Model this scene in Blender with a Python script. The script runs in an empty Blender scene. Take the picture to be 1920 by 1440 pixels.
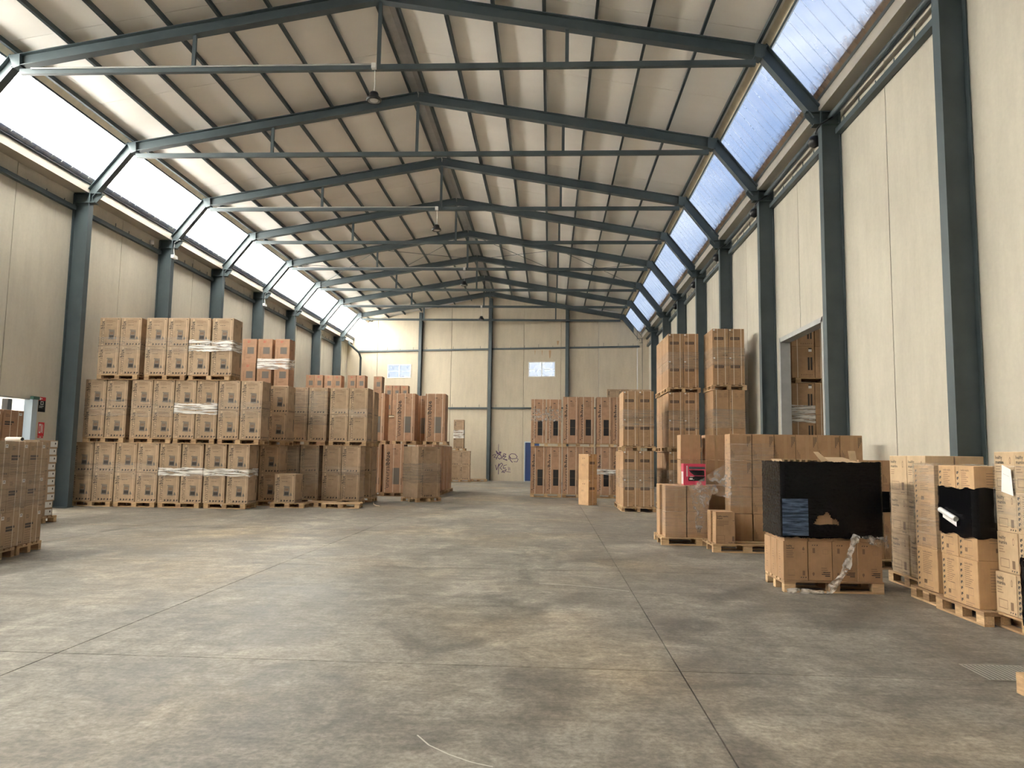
import bpy, bmesh, math, random
from mathutils import Vector, Matrix
R = random.Random(7)
C = bpy.context.scene.collection
sc = bpy.context.scene
PI = math.pi

# ------------------------------------------------------------------ camera, sky, sun, exposure
PITCH, YAW, ROLL, FPX, EYE = 0.0963, 0.05221, 0.01495, 1385.03, 1.62
cp, sp, cy, sy = math.cos(PITCH), math.sin(PITCH), math.cos(YAW), math.sin(YAW)
fwd = Vector((-sy*cp, cy*cp, sp)); rt0 = Vector((cy, sy, 0)); up0 = rt0.cross(fwd)
rt = math.cos(ROLL)*rt0 + math.sin(ROLL)*up0
up = -math.sin(ROLL)*rt0 + math.cos(ROLL)*up0
cam = bpy.data.cameras.new('camera'); camo = bpy.data.objects.new('camera', cam); C.objects.link(camo)
cam.sensor_fit = 'HORIZONTAL'; cam.sensor_width = 36; cam.lens = FPX*36/1920; cam.clip_end = 500; cam.clip_start = 0.05
M = Matrix((rt, up, -fwd)).transposed().to_4x4(); M.translation = Vector((0, 0, EYE)); camo.matrix_world = M
sc.camera = camo
sc.view_settings.view_transform = 'Standard'; sc.view_settings.look = 'None'; sc.view_settings.gamma = 1
sc.view_settings.use_curve_mapping = False
sc.view_settings.exposure = 3.32
SKY_STRENGTH, SUN_STRENGTH = 0.11, 15.5

world = bpy.data.worlds.new('sky'); sc.world = world; world.use_nodes = True
wn = world.node_tree.nodes; wl = world.node_tree.links; wn.clear()
wo = wn.new('ShaderNodeOutputWorld'); wb = wn.new('ShaderNodeBackground'); wl.new(wb.outputs[0], wo.inputs[0])
wb.inputs[1].default_value = SKY_STRENGTH
tc = wn.new('ShaderNodeTexCoord'); sep = wn.new('ShaderNodeSeparateXYZ'); wl.new(tc.outputs['Generated'], sep.inputs[0])
mp = wn.new('ShaderNodeMapping'); mp.inputs['Scale'].default_value = (1.6, 1.6, 3.2); wl.new(tc.outputs['Generated'], mp.inputs[0])
cn = wn.new('ShaderNodeTexNoise'); cn.inputs['Scale'].default_value = 2.2; cn.inputs['Detail'].default_value = 6; wl.new(mp.outputs[0], cn.inputs[0])
cr = wn.new('ShaderNodeValToRGB'); cr.color_ramp.elements[0].position = .46; cr.color_ramp.elements[1].position = .68; wl.new(cn.outputs[0], cr.inputs[0])
gr = wn.new('ShaderNodeValToRGB'); gr.color_ramp.elements[0].color = (.70, .80, .95, 1); gr.color_ramp.elements[0].position = 0
gr.color_ramp.elements[1].color = (.22, .40, .80, 1); gr.color_ramp.elements[1].position = .75; wl.new(sep.outputs[2], gr.inputs[0])
mx = wn.new('ShaderNodeMixRGB'); mx.inputs[2].default_value = (1.15, 1.18, 1.25, 1); wl.new(cr.outputs[0], mx.inputs[0]); wl.new(gr.outputs[0], mx.inputs[1])
wl.new(mx.outputs[0], wb.inputs[0])

sun = bpy.data.lights.new('sun', 'SUN'); sun.energy = SUN_STRENGTH; sun.angle = .02; sun.color = (1, .975, .92)
suno = bpy.data.objects.new('sun', sun); C.objects.link(suno)
suno.rotation_euler = Vector((-.84, .08, .50)).normalized().to_track_quat('Z', 'Y').to_euler()
suno.location = (-40, 10, 40)

# ------------------------------------------------------------------ materials
MATS = {}
def new_mat(name):
    m = bpy.data.materials.new(name); m.use_nodes = True; MATS[name] = m
    return m, m.node_tree.nodes, m.node_tree.links, m.node_tree.nodes['Principled BSDF']
def coords(n, l, scale=(1, 1, 1), kind='Object', rot=(0, 0, 0)):
    t = n.new('ShaderNodeTexCoord'); mpg = n.new('ShaderNodeMapping'); mpg.inputs['Scale'].default_value = scale
    mpg.inputs['Rotation'].default_value = rot
    if kind == 'World':
        g = n.new('ShaderNodeNewGeometry'); l.new(g.outputs['Position'], mpg.inputs[0])
    else:
        l.new(t.outputs[kind], mpg.inputs[0])
    return mpg.outputs[0]
def noise(n, l, vec, scale, detail=4, rough=.55, dist=0):
    t = n.new('ShaderNodeTexNoise'); t.inputs['Scale'].default_value = scale; t.inputs['Detail'].default_value = detail
    t.inputs['Roughness'].default_value = rough; t.inputs['Distortion'].default_value = dist
    l.new(vec, t.inputs['Vector']); return t.outputs[0]
def ramp(n, l, fac, stops):
    r = n.new('ShaderNodeValToRGB'); e = r.color_ramp.elements
    e[0].position, e[0].color = stops[0][0], (*stops[0][1], 1) if len(stops[0][1]) == 3 else stops[0][1]
    e[1].position, e[1].color = stops[-1][0], (*stops[-1][1], 1)
    for p, c in stops[1:-1]:
        k = e.new(p); k.color = (*c, 1)
    l.new(fac, r.inputs[0]); return r.outputs[0]
def mul(n, l, a, b, mode='MULTIPLY', fac=1.0):
    m = n.new('ShaderNodeMixRGB'); m.blend_type = mode
    if isinstance(fac, float): m.inputs[0].default_value = fac
    else: l.new(fac, m.inputs[0])
    for i, v in ((1, a), (2, b)):
        if isinstance(v, tuple): m.inputs[i].default_value = (*v, 1)
        else: l.new(v, m.inputs[i])
    return m.outputs[0]
def g3(v): return (v, v, v)
def bump(n, l, b, h, strength=.3, dist=.01):
    bp = n.new('ShaderNodeBump'); bp.inputs['Strength'].default_value = strength; bp.inputs['Distance'].default_value = dist
    l.new(h, bp.inputs['Height']); l.new(bp.outputs[0], b.inputs['Normal'])
def plain(name, col, rough=.6, metal=0, spec=.5, var=0.0, vscale=3, bmp=0):
    m, n, l, b = new_mat(name)
    b.inputs['Roughness'].default_value = rough; b.inputs['Metallic'].default_value = metal
    b.inputs['Specular IOR Level'].default_value = spec
    if var:
        f = noise(n, l, coords(n, l), vscale, 4)
        c = ramp(n, l, f, [(.3, tuple(v*(1-var) for v in col)), (.7, tuple(min(1, v*(1+var)) for v in col))])
        l.new(c, b.inputs['Base Color'])
        if bmp: bump(n, l, b, f, bmp, .005)
    else:
        b.inputs['Base Color'].default_value = (*col, 1)
    return m

def cardboard(name, col, var=.10):
    m, n, l, b = new_mat(name)
    oi = n.new('ShaderNodeObjectInfo')
    vr = ramp(n, l, oi.outputs['Random'], [(0, tuple(v*(1-var) for v in col)), (.5, col), (1, tuple(v*(1+var*.8) for v in (col[0], col[1]*1.02, col[2]*1.06)))])
    f = noise(n, l, coords(n, l, (2, 2, 2), 'World'), 3, 5)
    fl = noise(n, l, coords(n, l, (160, 160, 3), 'Object'), 1.0, 2)
    c = mul(n, l, vr, ramp(n, l, f, [(.3, (.86, .86, .86)), (.7, (1.06, 1.06, 1.06))]))
    c = mul(n, l, c, ramp(n, l, fl, [(.3, (.95, .95, .95)), (.7, (1.03, 1.03, 1.03))]))
    l.new(c, b.inputs['Base Color'])
    b.inputs['Roughness'].default_value = .72; b.inputs['Specular IOR Level'].default_value = .25
    bump(n, l, b, fl, .12, .002)
    return m
KRAFT = cardboard('kraft_cardboard', (.44, .315, .205))
KRAFT_RED = cardboard('reddish_cardboard', (.44, .265, .165))
KRAFT_DARK = cardboard('brown_cardboard', (.42, .26, .145))
KRAFT_WARM = cardboard('warm_cardboard', (.56, .36, .195))
KRAFT_PALE = cardboard('pale_cardboard', (.58, .42, .26))
TAPE = plain('kraft_tape', (.40, .25, .13), .38)
INK = plain('black_ink', (.045, .035, .03), .6)
INK2 = plain('brown_ink', (.20, .12, .07), .65)
INK3 = plain('grey_halftone_ink', (.16, .14, .12), .6)
INKF = plain('faint_ink', (.30, .19, .115), .65)
WHITE = plain('white_paper', (.80, .79, .77), .5)
STRAP = plain('white_strap', (.72, .62, .47), .45)
LITE = plain('light_printed_stripe', (.60, .44, .28), .6)

m, n, l, b = new_mat('pallet_wood')
oi = n.new('ShaderNodeObjectInfo')
vr = ramp(n, l, oi.outputs['Random'], [(0, (.36, .22, .12)), (.45, (.52, .34, .18)), (1, (.68, .47, .27))])
gn = noise(n, l, coords(n, l, (4, 30, 30), 'Object'), 2.0, 4)
l.new(mul(n, l, vr, ramp(n, l, gn, [(.3, g3(.72)), (.7, g3(1.1))])), b.inputs['Base Color']); b.inputs['Roughness'].default_value = .75
WOOD = m

# floor concrete
m, n, l, b = new_mat('worn_concrete')
wc = coords(n, l, (1, 1, 1), 'World')
big = noise(n, l, coords(n, l, (.32, .20, 1), 'World'), 1.0, 5, .6, .6)
mid = noise(n, l, coords(n, l, (1, .8, 1), 'World'), 1.3, 8, .68, 1.0)
fine = noise(n, l, wc, 26, 6, .7)
strk = noise(n, l, coords(n, l, (.5, 7, 1), 'World', (0, 0, .35)), 1.0, 6, .7, 1.2)
c = ramp(n, l, big, [(.3, (.150, .137, .118)), (.5, (.212, .193, .166)), (.72, (.300, .274, .234))])
c = mul(n, l, c, ramp(n, l, mid, [(.36, g3(.62)), (.5, g3(.98)), (.64, g3(1.42))]))
c = mul(n, l, c, ramp(n, l, strk, [(.34, g3(.86)), (.6, g3(1.10))]))
c = mul(n, l, c, ramp(n, l, fine, [(.36, g3(.76)), (.64, g3(1.24))]))
mid2 = noise(n, l, wc, 5.5, 8, .72, .5)
c = mul(n, l, c, ramp(n, l, mid2, [(.36, g3(.80)), (.64, g3(1.20))]))
warm = noise(n, l, coords(n, l, (.25, .25, 1), 'World'), 1.0, 3)
c = mul(n, l, c, ramp(n, l, warm, [(.48, (1, 1, 1)), (.68, (1.12, 1.0, .84))]))
l.new(c, b.inputs['Base Color'])
rr = ramp(n, l, mid, [(.3, g3(.38)), (.7, g3(.60))])
l.new(rr, b.inputs['Roughness']); b.inputs['Specular IOR Level'].default_value = .16
bump(n, l, b, fine, .12, .004)
FLOOR = m
JOINT = plain('joint_dirt', (.05, .045, .04), .9)

def wallmat(name, col):
    m, n, l, b = new_mat(name)
    f1 = noise(n, l, coords(n, l, (.5, .5, .35), 'World'), 1.0, 5, .6)
    f2 = noise(n, l, coords(n, l, (3, 3, .5), 'World'), 1.2, 6, .65)
    f3 = noise(n, l, coords(n, l, (1, 1, 1), 'World'), 14, 5)
    c = ramp(n, l, f1, [(.3, tuple(v*.90 for v in col)), (.7, tuple(v*1.06 for v in col))])
    c = mul(n, l, c, ramp(n, l, f2, [(.32, g3(.93)), (.6, g3(1.03))]))
    c = mul(n, l, c, ramp(n, l, f3, [(.28, g3(.96)), (.7, g3(1.02))]))
    oi = n.new('ShaderNodeObjectInfo')
    c = mul(n, l, c, ramp(n, l, oi.outputs['Random'], [(0, g3(.95)), (1, g3(1.03))]))
    l.new(c, b.inputs['Base Color']); b.inputs['Roughness'].default_value = .7; b.inputs['Specular IOR Level'].default_value = .3
    bump(n, l, b, f3, .1, .004); return m
WALL = wallmat('cream_concrete_panel', (.55, .51, .425))
WALLE = wallmat('yellowed_concrete_panel', (.56, .49, .375))
WALLX = plain('white_render', (.8, .8, .8), .8)
STEEL = plain('dark_green_grey_steel', (.066, .088, .096), .48, 0, .5, .12, 2)
GALV = plain('galvanised_steel', (.42, .42, .41), .45, .3, .5, .1, 3)
m, n, l, b = new_mat('roof_sheet')
f = noise(n, l, coords(n, l, (.3, .8, 1), 'World'), 1.2, 4)
l.new(ramp(n, l, f, [(.3, (.80, .765, .71)), (.7, (.86, .825, .77))]), b.inputs['Base Color']); b.inputs['Roughness'].default_value = .45
ROOF = m
CREAM = plain('cream_flashing', (.82, .73, .56), .6, 0, .4, .1, 4)
GUT = plain('gutter_sheet', (.48, .44, .37), .4, .2, .5, .06, 2)
BLACKP = plain('black_plastic', (.012, .012, .013), .35)
WHITEP = plain('white_plastic', (.75, .75, .73), .4)
BLUE = plain('blue_door_paint', (.012, .04, .15), .4)
RED = plain('red_print', (.55, .02, .03), .5)
PINK = plain('pink_red_print', (.62, .06, .12), .4)
INK2M = plain('dark_scuff', (.12, .08, .06), .8)
PURPLE = plain('purple_marker', (.08, .035, .11), .6)
CHALK = plain('pale_scratch', (.52, .49, .44), .7)
PBLUE = plain('pale_blue_paint', (.42, .52, .62), .5)
GRATE = plain('cast_iron_grate', (.26, .24, .21), .6)

def film(name, base, alpha_lo, alpha_hi, stretch=(1.2, 1.2, 26), thr=(.5, .62), rough=.18, bstr=.5):
    m, n, l, b = new_mat(name)
    out = n['Material Output']
    v = coords(n, l, stretch, 'World')
    nz = noise(n, l, v, 1.0, 5, .6, .6)
    fac = ramp(n, l, nz, [(thr[0], g3(alpha_lo)), (thr[1], g3(alpha_hi))])
    b.inputs['Base Color'].default_value = (*base, 1); b.inputs['Roughness'].default_value = rough
    b.inputs['Specular IOR Level'].default_value = .8
    bump(n, l, b, nz, bstr, .02)
    tr = n.new('ShaderNodeBsdfTransparent'); mxs = n.new('ShaderNodeMixShader')
    l.new(fac, mxs.inputs[0]); l.new(tr.outputs[0], mxs.inputs[1]); l.new(b.outputs[0], mxs.inputs[2]); l.new(mxs.outputs[0], out.inputs[0])
    return m
FILM = film('clear_stretch_film', (.55, .50, .45), .10, .34)
FILMW = film('bunched_stretch_film', (.92, .90, .86), .10, .92, (1.7, 1.7, 20), (.40, .56), .22, .9)
FILMR = film('crumpled_film', (.85, .82, .78), .22, .85, (11, 11, 11), (.42, .60), .14, 1.0)
FILMD = film('hazy_stretch_film', (.50, .45, .38), .16, .50, (1.5, 1.5, 30), (.45, .68), .16, .6)
FILMT = film('torn_clear_film', (.70, .64, .58), .12, .62, (9, 9, 9), (.47, .64), .12, .9)
m, n, l, b = new_mat('black_stretch_film')
nz = noise(n, l, coords(n, l, (1.6, 1.6, 34), 'World'), 1.0, 5, .6, .5)
b.inputs['Base Color'].default_value = (.004, .004, .005, 1); b.inputs['Specular IOR Level'].default_value = .17
l.new(ramp(n, l, noise(n, l, coords(n, l, (2.5, 2.5, 9), 'World'), 1.0, 4), [(.4, g3(.07)), (.7, g3(.22))]), b.inputs['Roughness'])
bump(n, l, b, nz, .22, .02); FILMK = m
m, n, l, b = new_mat('bluish_glossy_film')
nz = noise(n, l, coords(n, l, (3, 3, 40), 'World'), 1.0, 5, .6, .8)
l.new(ramp(n, l, nz, [(.42, (.008, .02, .045)), (.66, (.12, .19, .33))]), b.inputs['Base Color'])
b.inputs['Roughness'].default_value = .2; bump(n, l, b, nz, .6, .02); FILMB = m

def sheetmat(name, transl, transp, rough_mix):
    m, n, l, b = new_mat(name); out = n['Material Output']; n.remove(b)
    t1 = n.new('ShaderNodeBsdfTranslucent'); t2 = n.new('ShaderNodeBsdfTransparent'); g = n.new('ShaderNodeBsdfGlossy')
    t1.inputs[0].default_value = (*transl, 1); t2.inputs[0].default_value = (*transp, 1); g.inputs['Roughness'].default_value = .35
    mm = n.new('ShaderNodeMixShader'); l.new(t1.outputs[0], mm.inputs[1]); l.new(t2.outputs[0], mm.inputs[2])
    nz = noise(n, l, coords(n, l, (1.2, 1.2, 1.2), 'World'), 1.0, 4)
    l.new(ramp(n, l, nz, [(.3, g3(max(0, rough_mix-.10))), (.7, g3(min(1, rough_mix+.10)))]), mm.inputs[0])
    m2 = n.new('ShaderNodeMixShader'); m2.inputs[0].default_value = .06; l.new(mm.outputs[0], m2.inputs[1]); l.new(g.outputs[0], m2.inputs[2])
    l.new(m2.outputs[0], out.inputs[0]); return m
SHEET_L = sheetmat('polycarbonate_as_sunlit', (.74, .74, .72), (.9, .95, 1), .0)  # sunlit copy of the one frosted sheet, its white glare set by the material
SHEET_L.node_tree.nodes['Mix Shader'].inputs[0].default_value = 0
for lk in list(SHEET_L.node_tree.nodes['Mix Shader'].inputs[0].links): SHEET_L.node_tree.links.remove(lk)
n, l = SHEET_L.node_tree.nodes, SHEET_L.node_tree.links
rf = n.new('ShaderNodeBsdfRefraction'); rf.inputs['IOR'].default_value = 1.8; rf.inputs['Roughness'].default_value = .95; rf.inputs[0].default_value = (.82, .80, .74, 1)
m3 = n.new('ShaderNodeMixShader'); m3.inputs[0].default_value = .14; prev = n['Material Output'].inputs[0].links[0].from_socket
l.new(prev, m3.inputs[1]); l.new(rf.outputs[0], m3.inputs[2]); l.new(m3.outputs[0], n['Material Output'].inputs[0])
SHEET_R = sheetmat('polycarbonate_as_shaded', (.8, .8, .8), (.80, .86, .93), .85)  # same sheet away from the sun, set clear so the sky shows
n, l = SHEET_R.node_tree.nodes, SHEET_R.node_tree.links
gg = n.new('ShaderNodeNewGeometry'); sx_ = n.new('ShaderNodeSeparateXYZ'); l.new(gg.outputs['Position'], sx_.inputs[0])
dn_ = noise(n, l, coords(n, l, (9, 9, .6), 'World'), 1.0, 5, .7); ad = n.new('ShaderNodeMath'); ad.operation = 'MULTIPLY_ADD'; ad.inputs[1].default_value = -.42
l.new(dn_, ad.inputs[0]); l.new(sx_.outputs[2], ad.inputs[2])
dm = n.new('ShaderNodeMapRange'); dm.inputs[1].default_value = 9.05; dm.inputs[2].default_value = 9.32; l.new(ad.outputs[0], dm.inputs[0])
dd_ = n.new('ShaderNodeBsdfDiffuse'); dd_.inputs[0].default_value = (.20, .14, .09, 1); m3 = n.new('ShaderNodeMixShader')
prev = n['Material Output'].inputs[0].links[0].from_socket
l.new(dm.outputs[0], m3.inputs[0]); l.new(dd_.outputs[0], m3.inputs[1]); l.new(prev, m3.inputs[2]); l.new(m3.outputs[0], n['Material Output'].inputs[0])
PANE = sheetmat('window_glass', (.9, .9, .9), (.9, .93, .96), .8)

# ------------------------------------------------------------------ helpers
def link(name, mesh, parent=None, loc=(0, 0, 0), rotz=0):
    o = bpy.data.objects.new(name, mesh); C.objects.link(o); o.location = loc; o.rotation_euler = (0, 0, rotz)
    if parent: o.parent = parent
    return o
LABELS = {}
def tag(o, label, cat, group=None, kind=None):
    if label: o['label'] = label
    if cat: o['category'] = cat
    if group: o['group'] = group
    if kind: o['kind'] = kind
    if label:
        assert 4 <= len(label.split()) <= 16, label
        if label in LABELS: print('DUPLABEL', label)
        LABELS[label] = 1
    return o
def thing(name, label, cat, loc=(0, 0, 0), rotz=0, group=None):
    return tag(link(name, None, None, loc, rotz), label, cat, group)
def struct(name, loc=(0, 0, 0), rotz=0, mesh=None):
    o = link(name, mesh, None, loc, rotz); o['kind'] = 'structure'; return o
class MB:
    def __init__(s): s.v = []; s.f = []; s.m = []; s.mats = []
    def mi(s, mat):
        if mat not in s.mats: s.mats.append(mat)
        return s.mats.index(mat)
    def add(s, vs, fs, mat):
        k = len(s.v); s.v += [tuple(v) for v in vs]; i = s.mi(mat)
        for f in fs: s.f.append(tuple(k+a for a in f)); s.m.append(i)
    def box(s, x0, x1, y0, y1, z0, z1, mat, rot=None, org=None):
        vs = [(x, y, z) for x in (x0, x1) for y in (y0, y1) for z in (z0, z1)]
        fs = [(0, 1, 3, 2), (4, 6, 7, 5), (0, 4, 5, 1), (2, 3, 7, 6), (0, 2, 6, 4), (1, 5, 7, 3)]
        if rot is not None:
            o = Vector(org); vs = [o + rot @ (Vector(v)-o) for v in vs]
        s.add(vs, fs, mat)
    def bar(s, a, b, w, h, mat, upv=(0, 0, 1)):
        # rectangular bar from a to b: w across, h along upv-ish
        a = Vector(a); b = Vector(b); d = (b-a).normalized(); u = Vector(upv); x = d.cross(u).normalized(); u = x.cross(d)
        vs = [p + x*sx*w/2 + u*sz*h/2 for p in (a, b) for sx, sz in ((-1, -1), (1, -1), (1, 1), (-1, 1))]
        s.add(vs, [(0, 3, 2, 1), (4, 5, 6, 7), (0, 1, 5, 4), (1, 2, 6, 5), (2, 3, 7, 6), (3, 0, 4, 7)], mat)
    def ibeam(s, a, b, w, h, mat, upv=(0, 0, 1), tf=.018, tw=.012):
        a = Vector(a); b = Vector(b); d = (b-a).normalized(); u = Vector(upv); x = d.cross(u).normalized(); u = x.cross(d)
        pr = [(-w/2, -h/2), (w/2, -h/2), (w/2, -h/2+tf), (tw/2, -h/2+tf), (tw/2, h/2-tf), (w/2, h/2-tf), (w/2, h/2), (-w/2, h/2), (-w/2, h/2-tf), (-tw/2, h/2-tf), (-tw/2, -h/2+tf), (-w/2, -h/2+tf)]
        k = len(pr); vs = [p + x*q[0] + u*q[1] for p in (a, b) for q in pr]
        fs = [tuple((i, (i+1) % k, k+(i+1) % k, k+i)) for i in range(k)] + [tuple(range(k))[::-1], tuple(range(k, 2*k))]
        s.add(vs, fs, mat)
    def tube(s, pts, r, mat, n=8, cap=True):
        pts = [Vector(p) for p in pts]; rings = []
        for i, p in enumerate(pts):
            d = (pts[min(i+1, len(pts)-1)] - pts[max(i-1, 0)]).normalized()
            a = d.cross(Vector((0, 0, 1)) if abs(d.z) < .9 else Vector((1, 0, 0))).normalized(); c = d.cross(a)
            rr = r[i] if isinstance(r, (list, tuple)) else r
            rings.append([p + a*rr*math.cos(2*PI*j/n) + c*rr*math.sin(2*PI*j/n) for j in range(n)])
        vs = [q for ring in rings for q in ring]
        fs = [(i*n+j, i*n+(j+1) % n, (i+1)*n+(j+1) % n, (i+1)*n+j) for i in range(len(pts)-1) for j in range(n)]
        if cap: fs += [tuple(range(n))[::-1], tuple((len(pts)-1)*n+j for j in range(n))]
        s.add(vs, fs, mat)
    def lathe(s, prof, cx, cy, mat, n=20):
        vs = [(cx+r*math.cos(2*PI*j/n), cy+r*math.sin(2*PI*j/n), z) for r, z in prof for j in range(n)]
        fs = [(i*n+j, i*n+(j+1) % n, (i+1)*n+(j+1) % n, (i+1)*n+j) for i in range(len(prof)-1) for j in range(n)]
        s.add(vs, fs, mat)
    def mesh(s, name, smooth=False):
        me = bpy.data.meshes.new(name); me.from_pydata(s.v, [], s.f)
        for mt in s.mats: me.materials.append(mt)
        me.polygons.foreach_set('material_index', s.m)
        if smooth: me.polygons.foreach_set('use_smooth', [True]*len(me.polygons))
        me.update(); return me
    def build(s, name, parent=None, loc=(0, 0, 0), rotz=0, smooth=False):
        return link(name, s.mesh(name, smooth), parent, loc, rotz)
ORD = ['first', 'second', 'third', 'fourth', 'fifth', 'sixth', 'seventh', 'eighth', 'ninth', 'tenth']

# ------------------------------------------------------------------ dimensions of the hall
XA, ZA, XL, XR, ZK = -3.85, 11.88, -12.24, 4.54, 10.43
WL, WR = -13.75, 6.05                         # inner faces of the side walls
CLi, CRi = -13.25, 5.63                       # hall-side faces of the columns
FY = [1.3, 6.0, 10.67, 15.35, 20.04, 24.71, 28.75, 32.99, 37.26, 41.54, 45.71]
YMIN, YMAX = -6.0, 51.0
SL = (ZA-ZK)/(XR-XA)
def roofz(x): return ZA - SL*abs(x-XA)

# ---- floor: a sub-base and the cast slabs with open joints
sub = MB(); sub.box(-13.75, 6.05, YMIN, YMAX, -.12, -.03, JOINT)
floor = struct('floor', mesh=sub.mesh('floor'))
jx = [WL, -8.80, -3.90, 1.01, WR]; jy = [YMIN, .98, 5.87, 10.76, 15.65, 20.54, 25.43, 30.32, 35.21, 40.1, 45.0, YMAX]
for i in range(len(jx)-1):
    for j in range(len(jy)-1):
        mb = MB(); g = .005 if j < 4 else .003
        mb.box(jx[i]+g, jx[i+1]-g, jy[j]+g, jy[j+1]-g, -.04, 0, FLOOR); mb.build('floor_slab', floor)
mb = MB()
def scratch(pts, w):
    for (a, b) in zip(pts, pts[1:]):
        a = Vector((*a, .0009)); b = Vector((*b, .0009)); d = (b-a).normalized(); x = Vector((-d.y, d.x, 0))*w/2
        mb.add([a-x, b-x, b+x, a+x], [(0, 1, 2, 3)], CHALK)
scratch([(-.75, 4.42), (-.66, 4.28), (-.53, 4.16), (-.40, 4.07), (-.28, 4.02)], .010)
scratch([(-.12, 9.62), (.3, 9.55), (.62, 9.42), (.98, 9.22)], .022)
scratch([(-.55, 9.78), (-.4, 9.74)], .014)
mb.build('floor_scratch', floor)

# ---- side walls: precast panels with recessed joints
def wall_panels(root, xin, thick, ys, top, hole, mat):
    for a, b_ in zip(ys, ys[1:]):
        mb = MB(); g = .012; x0, x1 = (xin-thick, xin) if xin < 0 else (xin, xin+thick)
        a1, b1 = a+g, b_-g
        if hole and a1 < hole[1] and b1 > hole[0]:
            h0, h1, hz = hole
            if a1 < h0: mb.box(x0, x1, a1, h0, 0, hz, mat)
            if b1 > h1: mb.box(x0, x1, h1, b1, 0, hz, mat)
            mb.box(x0, x1, a1, b1, hz, top, mat)
        else: mb.box(x0, x1, a1, b1, 0, top, mat)
        mb.build('wall_panel', root)
def wallbase(xin, thick, hole, top):
    mb = MB(); x0, x1 = (xin-thick-.04, xin-thick+.03) if xin < 0 else (xin+thick-.03, xin+thick+.04)
    x0, x1 = (xin-thick+.06, xin-.02) if xin < 0 else (xin+.02, xin+thick-.06)
    y0, y1, hz = hole
    mb.box(x0, x1, YMIN, y0-.02, 0, top, JOINT); mb.box(x0, x1, y1+.02, YMAX, 0, top, JOINT); mb.box(x0, x1, y0-.02, y1+.02, hz+.02, top, JOINT)
    return mb
HL = (15.85, 19.09, 2.93); HR = (16.52, 19.65, 4.80)
ysL = [17.72 + 2.36*k for k in range(-10, 15)]; ysR = [18.05 + 2.4*k for k in range(-10, 14)]
ysL = [y for y in ysL if YMIN < y < YMAX-1]; ysR = [y for y in ysR if YMIN < y < YMAX-1]
wl_ = struct('wall_left', mesh=wallbase(WL, .2, HL, 9.2).mesh('wall_left')); wall_panels(wl_, WL, .2, [YMIN]+ysL+[YMAX], 9.25, HL, WALL)
wr_ = struct('wall_right', mesh=wallbase(WR, .2, HR, 9.2).mesh('wall_right')); wall_panels(wr_, WR, .2, [YMIN]+ysR+[YMAX], 9.25, HR, WALL)
# back wall behind the camera
mb = MB(); mb.box(WL, WR, YMIN-.2, YMIN, 0, 9.2, WALL)
mb.add([(WL, YMIN-.1, 9.2), (WR, YMIN-.1, 9.2), (XR, YMIN-.1, ZK+.1), (XA, YMIN-.1, ZA+.1), (XL, YMIN-.1, ZK+.1)], [(0, 1, 2, 3, 4)], WALL)
struct('wall_back', mesh=mb.mesh('wall_back'))

# ---- end wall, turned slightly out of square
EA = math.atan(-.172); EX, EY = -3.85, 47.25
end = struct('wall_end', (EX, EY, 0), EA)
ca, sa = math.cos(EA), math.sin(EA)
def ux(x): return (x-EX)/ca          # hall X -> distance along the end wall
def topz(x):
    if x < XL: return max(8.6, ZK - (XL-x)*1.23) + .05
    if x > XR: return max(8.6, ZK - (x-XR)*1.23) + .05
    return roofz(x) + .10
cuts = [-14.2, -11.6, -8.75, -6.5, -4.05, -1.72, .65, 3.0, 5.35, 6.5]
wins = [(-10.85, -9.22, 6.62, 7.52), (-1.42, .30, 6.60, 7.58)]; DOOR = (-1.60, -.62, 2.50)
def endpanel(a, b_):
    g = .012; xs = sorted({a+g, b_-g} | {k for k in (XL, XA, XR) if a+g < k < b_-g}); mb = MB()
    holes = [w for w in wins if w[0] < b_ and w[1] > a]
    dr = DOOR if DOOR[0] < b_ and DOOR[1] > a else None
    def slab(x0, x1, z0, f0, f1):
        u0, u1 = ux(x0), ux(x1)
        vs = [(u0, 0, z0), (u1, 0, z0), (u1, 0, f1), (u0, 0, f0), (u0, .18, z0), (u1, .18, z0), (u1, .18, f1), (u0, .18, f0)]
        mb.add(vs, [(0, 1, 2, 3), (5, 4, 7, 6), (0, 3, 7, 4), (1, 5, 6, 2), (3, 2, 6, 7), (0, 4, 5, 1)], WALLE)
    zs = 0
    if holes:
        w = holes[0]; h0, h1 = max(a+g, w[0]), min(b_-g, w[1])
        if dr:
            d0, d1 = max(a+g, dr[0]), min(b_-g, dr[1])
            if a+g < d0: slab(a+g, d0, 0, dr[2], dr[2])
            if d1 < b_-g: slab(d1, b_-g, 0, dr[2], dr[2])
            slab(a+g, b_-g, dr[2], w[2], w[2])
        else: slab(a+g, b_-g, 0, w[2], w[2])
        if a+g < h0: slab(a+g, h0, w[2], w[3], w[3])
        if h1 < b_-g: slab(h1, b_-g, w[2], w[3], w[3])
        zs = w[3]
    for x0, x1 in zip(xs, xs[1:]): slab(x0, x1, zs, topz(x0), topz(x1))
    mb.build('wall_panel', end)
for a, b_ in zip(cuts, cuts[1:]): endpanel(a, b_)
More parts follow.
